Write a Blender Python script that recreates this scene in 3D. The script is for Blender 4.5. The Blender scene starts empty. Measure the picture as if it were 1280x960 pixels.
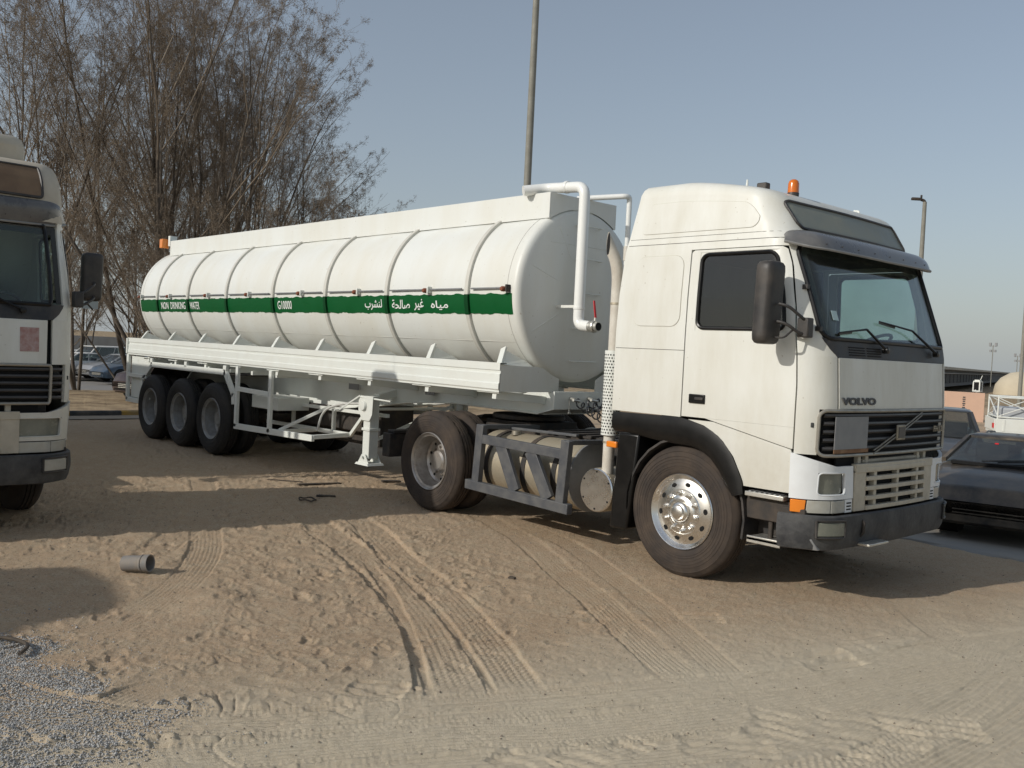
import bpy, bmesh, math, random
import numpy as np
from mathutils import Vector, Matrix

sc = bpy.context.scene
COL = sc.collection
PI = math.pi
# ------------------------------------------------------------------ camera
CAM_POS = Vector((5.164, -6.856, 1.924))
YAW, PITCH, ROLL = math.radians(137.535), math.radians(-2.041), math.radians(2.794)
cam_data = bpy.data.cameras.new('camera')
cam = bpy.data.objects.new('camera', cam_data)
COL.objects.link(cam)
sc.camera = cam
fw = Vector((math.cos(PITCH)*math.cos(YAW), math.cos(PITCH)*math.sin(YAW), math.sin(PITCH)))
rt = fw.cross(Vector((0, 0, 1))).normalized()
up = rt.cross(fw)
rt2 = rt*math.cos(ROLL) + up*math.sin(ROLL)
up2 = -rt*math.sin(ROLL) + up*math.cos(ROLL)
Mx = Matrix((rt2, up2, -fw)).transposed().to_4x4()
Mx.translation = CAM_POS
cam.matrix_world = Mx
cam_data.sensor_fit = 'HORIZONTAL'
cam_data.sensor_width = 36.0
cam_data.lens = 36.0*1177.0/1280.0
cam_data.clip_start = 0.1
cam_data.clip_end = 6000
# ------------------------------------------------------------------ light
SUN_EL = math.radians(28.0)
SUN_TRAVEL = Vector((0.215, 1.0, 0)).normalized()          # the way the light goes over the ground
wd = bpy.data.worlds.new('World'); sc.world = wd; wd.use_nodes = True
nt = wd.node_tree
for n in list(nt.nodes): nt.nodes.remove(n)
wo = nt.nodes.new('ShaderNodeOutputWorld'); bg = nt.nodes.new('ShaderNodeBackground')
sky = nt.nodes.new('ShaderNodeTexSky'); sky.sky_type = 'NISHITA'; sky.sun_disc = False
sky.sun_elevation = SUN_EL
sx, sy = -SUN_TRAVEL.x, -SUN_TRAVEL.y
sky.sun_rotation = math.atan2(sx, sy)
sky.air_density = 1.0; sky.dust_density = 1.2; sky.ozone_density = 1.0; sky.altitude = 0
hs = nt.nodes.new('ShaderNodeHueSaturation'); hs.inputs['Saturation'].default_value = 0.85
nt.links.new(sky.outputs[0], hs.inputs['Color']); 
tcw = nt.nodes.new('ShaderNodeTexCoord'); sxyz = nt.nodes.new('ShaderNodeSeparateXYZ'); nt.links.new(tcw.outputs['Generated'], sxyz.inputs[0])
def wmath(op, a, b=None):
    q = nt.nodes.new('ShaderNodeMath'); q.operation = op
    for i, v in enumerate((a, b)):
        if v is None: continue
        if isinstance(v, (int, float)): q.inputs[i].default_value = v
        else: nt.links.new(v, q.inputs[i])
    return q.outputs[0]
el_ = wmath('MAXIMUM', sxyz.outputs[2], 0.0)                 # dusty haze, thick at the horizon all the way round
hz = wmath('ADD', wmath('MULTIPLY', wmath('POWER', 2.718, wmath('MULTIPLY', el_, -7.2)), .62), .25)
hmx = nt.nodes.new('ShaderNodeMix'); hmx.data_type = 'RGBA'; nt.links.new(hz, hmx.inputs[0]); nt.links.new(hs.outputs[0], hmx.inputs[6]); hmx.inputs[7].default_value = (3.55, 3.85, 4.0, 1)
nt.links.new(hmx.outputs[2], bg.inputs[0])
bg.inputs[1].default_value = 0.1
nt.links.new(bg.outputs[0], wo.inputs[0])
sd = bpy.data.lights.new('sun', 'SUN'); sd.energy = 2.7; sd.angle = math.radians(0.7); sd.color = (1.0, 0.95, 0.875)
sun = bpy.data.objects.new('sun', sd); COL.objects.link(sun)
ldir = Vector((SUN_TRAVEL.x*math.cos(SUN_EL), SUN_TRAVEL.y*math.cos(SUN_EL), -math.sin(SUN_EL)))
sun.rotation_euler = ldir.to_track_quat('-Z', 'Y').to_euler()
sun.location = (0, -30, 30)
sc.view_settings.view_transform = 'Standard'; sc.view_settings.look = 'None'
sc.view_settings.exposure = 0.1; sc.view_settings.gamma = 1.0
sc.render.engine = 'CYCLES'
sc.cycles.max_bounces = 8; sc.cycles.transparent_max_bounces = 12
sc.cycles.use_denoising = True

# ------------------------------------------------------------------ helpers
def tag(o, label=None, cat=None, group=None, kind=None):
    if label: o['label'] = label
    if cat: o['category'] = cat
    if group: o['group'] = group
    if kind: o['kind'] = kind
    return o

def empty(name, loc=(0, 0, 0), rz=0, parent=None):
    o = bpy.data.objects.new(name, None); COL.objects.link(o)
    o.empty_display_size = .2
    o.location = loc; o.rotation_euler = (0, 0, rz)
    if parent: o.parent = parent
    return o

class MB:
    def __init__(s): s.v = []; s.f = []
    def add(s, vs, fs):
        b = len(s.v); s.v.extend([tuple(p) for p in vs]); s.f.extend([tuple(i+b for i in q) for q in fs]); return s
    def box(s, x0, x1, y0, y1, z0, z1):
        return s.hexa([(x0,y0,z0),(x1,y0,z0),(x1,y1,z0),(x0,y1,z0),(x0,y0,z1),(x1,y0,z1),(x1,y1,z1),(x0,y1,z1)])
    def hexa(s, p):
        return s.add(p, [(0,3,2,1),(4,5,6,7),(0,1,5,4),(1,2,6,5),(2,3,7,6),(3,0,4,7)])
    def bar(s, a, b, w, h, upv=(0,0,1)):
        a = Vector(a); b = Vector(b); d = (b-a).normalized(); u = Vector(upv)
        sd_ = d.cross(u)
        if sd_.length < 1e-4: sd_ = d.cross(Vector((1,0,0)))
        sd_.normalize(); u = sd_.cross(d).normalized()
        p = []
        for q in (a, b):
            for (i, j) in ((-1,-1),(1,-1),(1,1),(-1,1)): p.append(q+sd_*(i*w/2)+u*(j*h/2))
        return s.add(p, [(0,1,2,3),(7,6,5,4),(0,4,5,1),(1,5,6,2),(2,6,7,3),(3,7,4,0)])
    def cyl(s, a, b, r, n=16, r2=None, cap=True):
        return s.tube([a, b], [r, r if r2 is None else r2], n, cap)
    def tube(s, pts, r, n=10, cap=True, closed=False):
        pts = [Vector(p) for p in pts]; m = len(pts)
        if not hasattr(r, '__len__'): r = [r]*m
        vs = []; prev = None
        for i, p in enumerate(pts):
            if closed: d = pts[(i+1) % m]-pts[i-1]
            else: d = pts[min(i+1, m-1)]-pts[max(i-1, 0)]
            d.normalize()
            if prev is None:
                u = Vector((0,0,1)) if abs(d.z) < .9 else Vector((1,0,0))
            else: u = prev
            sd_ = d.cross(u)
            if sd_.length < 1e-5: sd_ = d.orthogonal()
            sd_.normalize(); u = sd_.cross(d).normalized(); prev = u
            for k in range(n):
                a = 2*PI*k/n
                vs.append(p+sd_*(r[i]*math.cos(a))+u*(r[i]*math.sin(a)))
        fs = []
        for i in range(m if closed else m-1):
            j = (i+1) % m
            for k in range(n):
                k2 = (k+1) % n
                fs.append((i*n+k, i*n+k2, j*n+k2, j*n+k))
        if cap and not closed:
            fs.append(tuple(range(n))[::-1]); fs.append(tuple(range((m-1)*n, m*n)))
        return s.add(vs, fs)
    def lathe(s, prof, o=(0,0,0), axis='Y', n=48, sgn=1, close=False, mod=None, cap=True):
        """prof: list of (radius, along); along measured towards sgn*axis"""
        vs = []; fs = []; o = Vector(o); m = len(prof)
        for i, (r, a) in enumerate(prof):
            for k in range(n):
                t = 2*PI*k/n; rr = r if mod is None else mod(i, k, r)
                c, q = rr*math.cos(t), rr*math.sin(t)
                if axis == 'Y': vs.append(o+Vector((c, sgn*a, q)))
                elif axis == 'X': vs.append(o+Vector((sgn*a, c, q)))
                else: vs.append(o+Vector((c, q, sgn*a)))
        for i in range(m if close else m-1):
            j = (i+1) % m
            for k in range(n):
                k2 = (k+1) % n; fs.append((i*n+k, i*n+k2, j*n+k2, j*n+k))
        if not close and cap:
            if prof[0][0] > 1e-4: fs.append(tuple(range(n)))
            if prof[-1][0] > 1e-4: fs.append(tuple(range((m-1)*n, m*n)))
        return s.add(vs, fs)
    def prism(s, poly, axis, a0, a1):
        """poly of 2-D points; axis 'Y' -> (x,z), 'X' -> (y,z), 'Z' -> (x,y)"""
        def P(q, a):
            return {'Y': (q[0], a, q[1]), 'X': (a, q[0], q[1]), 'Z': (q[0], q[1], a)}[axis]
        n = len(poly)
        vs = [P(q, a0) for q in poly]+[P(q, a1) for q in poly]
        fs = [tuple(range(n)), tuple(range(n, 2*n))[::-1]]+[(i, (i+1) % n, n+(i+1) % n, n+i) for i in range(n)]
        return s.add(vs, fs)
    def grid(s, G, flip=False):
        h = len(G); w = len(G[0]); vs = [p for r in G for p in r]
        fs = [(i*w+j, i*w+j+1, (i+1)*w+j+1, (i+1)*w+j) for i in range(h-1) for j in range(w-1)]
        return s.add(vs, fs)
    def slab(s, O, I):
        """closed thin solid between outer grid O and inner grid I"""
        h = len(O); w = len(O[0]); N = h*w
        vs = [p for r in O for p in r]+[p for r in I for p in r]
        fs = [(i*w+j, i*w+j+1, (i+1)*w+j+1, (i+1)*w+j) for i in range(h-1) for j in range(w-1)]
        fs += [tuple(N+k for k in q[::-1]) for q in fs]
        rim = [(0, j) for j in range(w)]+[(i, w-1) for i in range(1, h)]+[(h-1, j) for j in range(w-2, -1, -1)]+[(i, 0) for i in range(h-2, 0, -1)]
        rim = [i*w+j for i, j in rim]
        for a, b in zip(rim, rim[1:]+rim[:1]): fs.append((a, N+a, N+b, b))
        return s.add(vs, fs)
    def mesh(s, name, smooth=35, recalc=True, merge=0):
        me = bpy.data.meshes.new(name); me.from_pydata(s.v, [], s.f)
        if recalc or merge:
            bm = bmesh.new(); bm.from_mesh(me)
            if merge: bmesh.ops.remove_doubles(bm, verts=bm.verts, dist=merge)
            bmesh.ops.recalc_face_normals(bm, faces=bm.faces)
            bm.to_mesh(me); bm.free()
        if smooth:
            me.polygons.foreach_set('use_smooth', [True]*len(me.polygons))
            me.set_sharp_from_angle(angle=math.radians(smooth))
        me.update(); return me
    def build(s, name, mat, parent=None, smooth=35, bevel=0, merge=0, loc=None):
        me = s.mesh(name, smooth, True, merge); me.materials.append(mat)
        o = bpy.data.objects.new(name, me); COL.objects.link(o)
        if parent: o.parent = parent
        if loc is not None: o.location = loc
        if bevel:
            b = o.modifiers.new('bevel', 'BEVEL'); b.width = bevel; b.segments = 2; b.limit_method = 'ANGLE'; b.angle_limit = math.radians(40)
        return o

def inst(name, me, parent=None, loc=(0,0,0), rot=(0,0,0), scale=(1,1,1)):
    o = bpy.data.objects.new(name, me); COL.objects.link(o)
    if parent: o.parent = parent
    o.location = loc; o.rotation_euler = rot; o.scale = scale
    return o

def copy_tree(o, parent=None):
    c = o.copy(); COL.objects.link(c); c.parent = parent
    for ch in list(o.children): copy_tree(ch, c)
    return c

def smoothpath(pts, rad, n=5):
    """polyline with rounded corners"""
    pts = [Vector(p) for p in pts]; out = [pts[0]]
    for i in range(1, len(pts)-1):
        a, b, c = pts[i-1], pts[i], pts[i+1]
        d1 = (a-b); d2 = (c-b); r = min(rad, d1.length*.49, d2.length*.49)
        p0 = b+d1.normalized()*r; p1 = b+d2.normalized()*r
        for k in range(n+1):
            t = k/n; out.append(p0*(1-t)**2+b*2*t*(1-t)+p1*t*t)
    out.append(pts[-1]); return out

# ------------------------------------------------------------------ materials
def newmat(name):
    m = bpy.data.materials.new(name); m.use_nodes = True
    n = m.node_tree; b = n.nodes['Principled BSDF']; return m, n, b

def setc(sock, c): sock.default_value = (c[0], c[1], c[2], 1)

def pmat(name, col, rough=.5, metal=0, dirt=None, dirt_amt=.35, dscale=2.5, bump=0, bscale=60, spec=.5, coat=0, streak=False, grime=None):
    """painted / plain surface with uneven dirt"""
    m, n, b = newmat(name)
    b.inputs['Roughness'].default_value = rough; b.inputs['Metallic'].default_value = metal
    b.inputs['Specular IOR Level'].default_value = spec; b.inputs['Coat Weight'].default_value = coat
    tc = n.nodes.new('ShaderNodeTexCoord')
    setc(b.inputs['Base Color'], col)
    if dirt:
        mp = n.nodes.new('ShaderNodeMapping'); n.links.new(tc.outputs['Object'], mp.inputs[0])
        mp.inputs['Scale'].default_value = (1, 1, .25) if streak else (1, 1, 1)
        no = n.nodes.new('ShaderNodeTexNoise'); no.inputs['Scale'].default_value = dscale; no.inputs['Detail'].default_value = 8; no.inputs['Roughness'].default_value = .65
        n.links.new(mp.outputs[0], no.inputs[0])
        cr = n.nodes.new('ShaderNodeValToRGB'); cr.color_ramp.elements[0].position = .38; cr.color_ramp.elements[1].position = .72
        cr.color_ramp.elements[0].color = (0,0,0,1); cr.color_ramp.elements[1].color = (dirt_amt,)*3+(1,)
        n.links.new(no.outputs[0], cr.inputs[0])
        mx = n.nodes.new('ShaderNodeMix'); mx.data_type = 'RGBA'
        n.links.new(cr.outputs[0], mx.inputs[0]); setc(mx.inputs[6], col); setc(mx.inputs[7], dirt)
        n.links.new(mx.outputs[2], b.inputs['Base Color'])
        ra = n.nodes.new('ShaderNodeMath'); ra.operation = 'MULTIPLY_ADD'; ra.inputs[1].default_value = .35; ra.inputs[2].default_value = rough
        n.links.new(cr.outputs[0], ra.inputs[0]); n.links.new(ra.outputs[0], b.inputs['Roughness'])
    if grime:
        sp = n.nodes.new('ShaderNodeSeparateXYZ'); n.links.new(tc.outputs['Object'], sp.inputs[0])
        mr = n.nodes.new('ShaderNodeMapRange'); mr.inputs[1].default_value = grime[1]; mr.inputs[2].default_value = grime[0]; mr.inputs[3].default_value = 0; mr.inputs[4].default_value = 1
        n.links.new(sp.outputs[2], mr.inputs[0]); n3 = n.nodes.new('ShaderNodeTexNoise'); n3.inputs['Scale'].default_value = 7; n3.inputs['Detail'].default_value = 9; n3.inputs['Roughness'].default_value = .75
        n.links.new(tc.outputs['Object'], n3.inputs[0]); mu = n.nodes.new('ShaderNodeMath'); mu.operation = 'MULTIPLY'; n.links.new(mr.outputs[0], mu.inputs[0]); n.links.new(n3.outputs[0], mu.inputs[1])
        m4 = n.nodes.new('ShaderNodeMath'); m4.operation = 'MULTIPLY'; m4.inputs[1].default_value = grime[2]; n.links.new(mu.outputs[0], m4.inputs[0])
        n5 = n.nodes.new('ShaderNodeTexNoise'); n5.inputs['Scale'].default_value = 26; n5.inputs['Detail'].default_value = 3; n.links.new(tc.outputs['Object'], n5.inputs[0])
        c5 = n.nodes.new('ShaderNodeValToRGB'); c5.color_ramp.elements[0].position = .715; c5.color_ramp.elements[1].position = .74; n.links.new(n5.outputs[0], c5.inputs[0])
        mxa = n.nodes.new('ShaderNodeMath'); mxa.operation = 'MAXIMUM'; m6 = n.nodes.new('ShaderNodeMath'); m6.operation = 'MULTIPLY'; m6.inputs[1].default_value = .55; n.links.new(c5.outputs[0], m6.inputs[0])
        n.links.new(m4.outputs[0], mxa.inputs[0]); n.links.new(m6.outputs[0], mxa.inputs[1])
        mg = n.nodes.new('ShaderNodeMix'); mg.data_type = 'RGBA'; n.links.new(mxa.outputs[0], mg.inputs[0])
        src = b.inputs['Base Color'].links[0].from_socket; n.links.new(src, mg.inputs[6]); setc(mg.inputs[7], (.33,.28,.20)); n.links.new(mg.outputs[2], b.inputs['Base Color'])
    if bump:
        nb = n.nodes.new('ShaderNodeTexNoise'); nb.inputs['Scale'].default_value = bscale; nb.inputs['Detail'].default_value = 4
        n.links.new(tc.outputs['Object'], nb.inputs[0])
        bp = n.nodes.new('ShaderNodeBump'); bp.inputs['Strength'].default_value = bump; bp.inputs['Distance'].default_value = .01
        n.links.new(nb.outputs[0], bp.inputs['Height']); n.links.new(bp.outputs[0], b.inputs['Normal'])
    return m

def glassmat(name, tint, fres=1.45, gloss=.03, dust=0.0, dustc=(.4,.38,.34)):
    m = bpy.data.materials.new(name); m.use_nodes = True; n = m.node_tree
    for x in list(n.nodes): n.nodes.remove(x)
    out = n.nodes.new('ShaderNodeOutputMaterial'); tr = n.nodes.new('ShaderNodeBsdfTransparent'); setc(tr.inputs[0], tint)
    gl = n.nodes.new('ShaderNodeBsdfGlossy'); gl.inputs['Roughness'].default_value = gloss; setc(gl.inputs[0], (1,1,1))
    fr = n.nodes.new('ShaderNodeFresnel'); gg = n.nodes.new('ShaderNodeNewGeometry'); im = n.nodes.new('ShaderNodeMapRange')
    im.inputs[3].default_value = fres; im.inputs[4].default_value = 1/fres; n.links.new(gg.outputs['Backfacing'], im.inputs[0]); n.links.new(im.outputs[0], fr.inputs[0])
    mx = n.nodes.new('ShaderNodeMixShader'); n.links.new(fr.outputs[0], mx.inputs[0]); n.links.new(tr.outputs[0], mx.inputs[1]); n.links.new(gl.outputs[0], mx.inputs[2])
    last = mx
    if dust:
        df = n.nodes.new('ShaderNodeBsdfDiffuse'); setc(df.inputs[0], dustc)
        tc = n.nodes.new('ShaderNodeTexCoord'); no = n.nodes.new('ShaderNodeTexNoise'); no.inputs['Scale'].default_value = 3; no.inputs['Detail'].default_value = 6
        n.links.new(tc.outputs['Object'], no.inputs[0])
        mm = n.nodes.new('ShaderNodeMath'); mm.operation = 'MULTIPLY'; mm.inputs[1].default_value = dust*2; n.links.new(no.outputs[0], mm.inputs[0])
        m2 = n.nodes.new('ShaderNodeMixShader'); n.links.new(mm.outputs[0], m2.inputs[0]); n.links.new(mx.outputs[0], m2.inputs[1]); n.links.new(df.outputs[0], m2.inputs[2]); last = m2
    n.links.new(last.outputs[0], out.inputs[0]); return m

M = {}
DUST = (.36, .28, .19)
M['cab_white'] = pmat('cab_white_paint', (.70,.705,.655), .40, dirt=(.50,.47,.37), dirt_amt=.55, dscale=2.6, streak=True, coat=.15, grime=(.8, 1.75, .55), bump=.03, bscale=2.2)
M['cab_seam'] = pmat('panel_seam', (.09,.085,.07), .8)
M['fresh_white'] = pmat('fresh_white_plastic', (.74,.77,.78), .32, dirt=(.5,.48,.44), dirt_amt=.3, dscale=3)
M['tank_white'] = pmat('tank_white_paint', (.72,.735,.70), .36, dirt=(.60,.57,.47), dirt_amt=.55, dscale=1.3, bump=.07, bscale=3.2, streak=True, grime=(1.5, 2.2, .30))
M['frame_white'] = pmat('frame_white_paint', (.71,.735,.69), .45, dirt=(.55,.5,.42), dirt_amt=.25, dscale=3)
M['green'] = pmat('green_stripe_paint', (.002,.080,.018), .5, dirt=(.004,.105,.03), dirt_amt=.4, dscale=6, spec=.2)
M['letter'] = pmat('white_lettering', (.78,.80,.76), .5)
M['band'] = pmat('weld_band_grey', (.50,.49,.45), .5, dirt=(.6,.58,.52), dirt_amt=.5, dscale=5)
M['black'] = pmat('black_plastic', (.02,.02,.021), .45, dirt=(.13,.11,.09), dirt_amt=.5, dscale=4, bump=.15, bscale=90)
M['gloss_black'] = pmat('glossy_black_trim', (.006,.006,.006), .3, dirt=(.05,.045,.04), dirt_amt=.15, dscale=5, spec=.35)
M['bumper'] = pmat('scuffed_bumper', (.028,.029,.032), .6, dirt=(.17,.17,.16), dirt_amt=.45, dscale=5, bump=.4, bscale=25)
M['chassis'] = pmat('chassis_black', (.018,.018,.018), .7, dirt=(.12,.09,.065), dirt_amt=.6, dscale=5)
M['steelblue'] = pmat('blue_grey_steel', (.066,.070,.078), .5, dirt=(.16,.155,.14), dirt_amt=.55, dscale=7)
M['rubber_dusty'] = pmat('dusty_brown_rubber', (.030,.023,.019), .8, dirt=(.10,.075,.055), dirt_amt=.7, dscale=4)
M['rubber'] = pmat('black_rubber', (.014,.014,.014), .75, dirt=(.07,.06,.05), dirt_amt=.5, dscale=5)
M['chrome'] = pmat('polished_aluminium', (.86,.85,.82), .22, metal=1, dirt=(.62,.58,.50), dirt_amt=.4, dscale=5)
M['rim_grey'] = pmat('painted_steel_rim', (.30,.31,.31), .45, metal=.3, dirt=(.18,.15,.12), dirt_amt=.7, dscale=7)
M['rim_silver'] = pmat('dusty_silver_rim', (.50,.48,.45), .36, metal=.75, dirt=(.22,.17,.13), dirt_amt=.7, dscale=8)
M['alu'] = pmat('dusty_aluminium_tank', (.48,.43,.33), .42, metal=.55, dirt=(.36,.29,.19), dirt_amt=.8, dscale=6)
M['alu_bright'] = pmat('brushed_aluminium', (.66,.65,.60), .38, metal=.85, dirt=(.4,.37,.3), dirt_amt=.5, dscale=9)
M['hole'] = pmat('dark_opening', (.004,.004,.004), .9)
M['visor'] = pmat('smoked_visor', (.085,.085,.088), .25, dirt=(.24,.235,.22), dirt_amt=.6, dscale=3, coat=.3)
M['visor_lip'] = pmat('worn_visor_edge', (.22,.22,.21), .4, dirt=(.35,.34,.32), dirt_amt=.6, dscale=9)
M['roofglass'] = pmat('dusty_roof_glass', (.20,.215,.175), .35, dirt=(.30,.30,.245), dirt_amt=.8, dscale=3)
M['roofglass_brown'] = pmat('brown_roof_glass', (.16,.10,.055), .35, dirt=(.24,.16,.09), dirt_amt=.8, dscale=3)
M['windscreen'] = glassmat('windscreen_glass', (.80,.87,.85), 1.45, .02, .03)
M['sideglass'] = glassmat('tinted_side_glass', (.34,.37,.38), 1.6, .015, .012)
M['farglass'] = glassmat('clear_side_glass', (.80,.90,.88), 1.4, .03, .12, (.5,.55,.53))
M['carglass'] = glassmat('car_glass', (.40,.46,.46), 1.5, .02, .05)
M['interior'] = pmat('dark_interior', (.035,.038,.038), .8)
M['interior_grey'] = pmat('grey_interior', (.10,.11,.11), .8)
M['orange'] = pmat('orange_lens', (.75,.22,.02), .2, coat=.5)
M['beacon'] = pmat('beacon_orange', (.62,.15,.005), .18, coat=.6)
M['lens'] = pmat('clear_lamp_lens', (.42,.42,.38), .12, dirt=(.3,.27,.2), dirt_amt=.5, dscale=8, coat=.4)
M['lens_dull'] = pmat('yellowed_lamp_lens', (.16,.17,.14), .16, dirt=(.26,.25,.2), dirt_amt=.6, dscale=8, coat=.4)
M['red'] = pmat('red_paint', (.55,.02,.025), .4)
M['plate_grey'] = pmat('bare_plate', (.20,.205,.21), .5, dirt=(.33,.33,.32), dirt_amt=.6, dscale=4)
M['rust'] = pmat('rusty_edge', (.16,.075,.035), .8, dirt=(.3,.2,.12), dirt_amt=.8, dscale=14)
M['beige_grille'] = pmat('beige_grille_plastic', (.50,.46,.37), .5, dirt=(.30,.26,.2), dirt_amt=.5, dscale=6)
M['grille_frame'] = pmat('grille_chrome_frame', (.38,.36,.31), .4, metal=.6, dirt=(.2,.18,.15), dirt_amt=.5, dscale=8)
M['grille_slat'] = pmat('grille_slat_black', (.045,.044,.044), .4, dirt=(.12,.11,.1), dirt_amt=.4, dscale=5)
M['badge'] = pmat('badge_metal', (.33,.30,.24), .4, metal=.6, dirt=(.15,.13,.1), dirt_amt=.6, dscale=12)
M['letter_dark'] = pmat('dark_lettering', (.055,.055,.058), .5)
M['hose'] = pmat('coiled_hose', (.03,.03,.032), .4)
M['hose_light'] = pmat('pale_hose', (.5,.5,.47), .5)
M['curtain'] = pmat('curtain_cloth', (.30,.33,.31), .9)
M['sticker'] = pmat('windscreen_sticker', (.42,.55,.55), .6)
M['pink_sticker'] = pmat('faded_red_sticker', (.36,.20,.18), .7, dirt=(.5,.42,.4), dirt_amt=.9, dscale=22)
M['roof_dirty'] = pmat('dusty_roof_panel', (.50,.45,.36), .6, dirt=(.38,.32,.24), dirt_amt=.7, dscale=3)
# ================================================================== tractor cab surface
_T = np.array([
 # z,   xb,   xf,   r,   yin
 [.60,-.87, 1.34, .34, .03],
 [1.20,-.88, 1.33, .32, .0],
 [1.60,-.88, 1.33, .31, .0],
 [2.00,-.88, 1.30, .30, .0],
 [2.14,-.88, 1.27, .29, .0],
 [2.50,-.87, 1.14, .27, .01],
 [2.90,-.84, 1.00, .26, .035],
 [2.97,-.83, .985, .26, .045],
 [3.05,-.815, .875, .25, .06],
 [3.20,-.79, .82, .25, .08],
 [3.36,-.765, .765, .25, .105],
 [3.46,-.75, .72, .24, .118],
 [3.51,-.735, .675, .21, .142],
 [3.54,-.715, .62, .19, .175],
 [3.555,-.67, .54, .16, .24],
 [3.562,-.56, .38, .12, .40],
 [3.566,-.2, .0, .05, 1.0]])
W_ = 2.5
_T2 = _T.copy()
for _r in _T2:
    z_ = _r[0]
    if z_ > 2.95: _r[4] = float(np.interp(z_, [2.97,3.2,3.36,3.46,3.51,3.54,3.555,3.562,3.566],[.04,.045,.055,.075,.10,.14,.22,.4,1.0]))
    _r[1] = float(np.interp(z_, [1.9,2.2,2.5,3.2,3.6],[-.88,-.55,-.22,-.05,.0]))
    if z_ > 2.95: _r[2] = float(np.interp(z_, [2.97,3.2,3.36,3.46,3.51,3.54,3.555,3.562,3.566],[1.03,1.0,.95,.88,.82,.76,.66,.44,.0]))
CURT = [_T]
def plan(z): return [float(np.interp(z, CURT[0][:, 0], CURT[0][:, k])) for k in (1, 2, 3, 4)]
ROOFK = [.36]
def S(t, z, off=0.0):
    if t > 2.5:
        p = S(5-t, z, off); return (p[0], W_-p[1], p[2])
    xb, xf, r, yi = plan(z); xc = xf-r
    if t <= 1: x = xb+(xc-xb)*t; y = yi; n = (0, -1)
    elif t <= 2:
        a = (t-1)*PI/2; x = xc+r*math.sin(a); y = yi+r-r*math.cos(a); n = (math.sin(a), -math.cos(a))
    else:
        y = (yi+r)+(W_-2*(yi+r))*(t-2); x = xf+.035*math.sin(PI*(t-2)); n = (1, 0)
    x += n[0]*off; y += n[1]*off
    if z > 3.1:
        k = 1-ROOFK[0]*max(0, min(1, (x+.25)/1.0))**1.3
        z = 3.1+(z-3.1)*k
    return (x, y, z)
def tX(x, z):
    xb, xf, r, yi = plan(z); xc = xf-r
    return (x-xb)/(xc-xb) if x <= xc else 1+math.asin(min(1, (x-xc)/r))/(PI/2)
def tY(y, z):
    xb, xf, r, yi = plan(z)
    if y < yi+r: return 1+math.acos(max(-1, min(1, (yi+r-y)/r)))/(PI/2)
    return 2+(y-yi-r)/(W_-2*(yi+r))
def patch(mb, rows, nt_=14, off=.0, th=.02, far=False):
    """rows: (z, t0, t1)"""
    O = []; I = []
    for z, a, b in rows:
        ts = [a+(b-a)*k/nt_ for k in range(nt_+1)]
        if far: ts = [5-t for t in ts]
        O.append([S(t, z, off) for t in ts]); I.append([S(t, z, off-th) for t in ts])
    mb.slab(O, I); return mb
def rr_rows(x0, x1, z0, z1, r, conv, n=5, mid=6):
    """rounded rectangle rows; x0,x1 numbers or functions of z; conv(x,z)->t"""
    f0 = x0 if callable(x0) else (lambda z: x0); f1 = x1 if callable(x1) else (lambda z: x1)
    zs = []
    for k in range(n+1): a = PI/2*k/n; zs.append((z0+r-r*math.cos(a), r-r*math.sin(a)))
    for k in range(1, mid): zs.append((z0+r+(z1-z0-2*r)*k/mid, 0))
    for k in range(n, -1, -1): a = PI/2*k/n; zs.append((z1-r+r*math.cos(a), r-r*math.sin(a)))
    return [(z, conv(f0(z)+d, z), conv(f1(z)-d, z)) for z, d in zs]
def rim_pts(rows, off, far=False, nt_=10):
    L = [(r[1], r[0]) for r in rows]; R = [(r[2], r[0]) for r in rows]
    a, b = rows[-1][1], rows[-1][2]; top = [(a+(b-a)*k/nt_, rows[-1][0]) for k in range(1, nt_)]
    a, b = rows[0][1], rows[0][2]; bot = [(b+(a-b)*k/nt_, rows[0][0]) for k in range(1, nt_)]
    seq = L+top+R[::-1]+bot
    return [S((5-t) if far else t, z, off) for t, z in seq]
def lin(z, pts):
    return float(np.interp(z, [p[0] for p in pts], [p[1] for p in pts]))
def zrange(a, b, st=.06):
    n = max(1, int(math.ceil((b-a)/st))); return [a+(b-a)*k/n for k in range(n+1)]
def text_mesh(txt, size=1.0, ext=.0, bold=0.0, shear=0):
    cu = bpy.data.curves.new('text', 'FONT'); cu.body = txt; cu.size = size; cu.extrude = ext; cu.resolution_u = 3; cu.offset = bold; cu.shear = shear
    o = bpy.data.objects.new('text_tmp', cu); COL.objects.link(o)
    bpy.context.view_layer.update()
    dg = bpy.context.evaluated_depsgraph_get()
    me = bpy.data.meshes.new_from_object(o.evaluated_get(dg)); bpy.data.objects.remove(o); bpy.data.curves.remove(cu)
    return me
def fit_text(name, txt, mat, parent, place, w, h, ext=.004, bold=.0):
    """place(u,v,e): u in 0..w along, v in 0..h up, e the thickness coordinate"""
    me = text_mesh(txt, 1.0, .5, bold)
    co = np.empty(len(me.vertices)*3); me.vertices.foreach_get('co', co); co = co.reshape(-1, 3)
    lo = co.min(0); hi = co.max(0); s = np.maximum(hi-lo, 1e-6)
    n = (co-lo)/s
    out = [place(p[0]*w, p[1]*h, (p[2])*ext) for p in n]
    me.vertices.foreach_set('co', np.array(out, dtype=float).ravel()); me.update()
    me.materials.clear(); me.materials.append(mat); me.name = name
    o = bpy.data.objects.new(name, me); COL.objects.link(o); o.parent = parent
    return o

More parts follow.
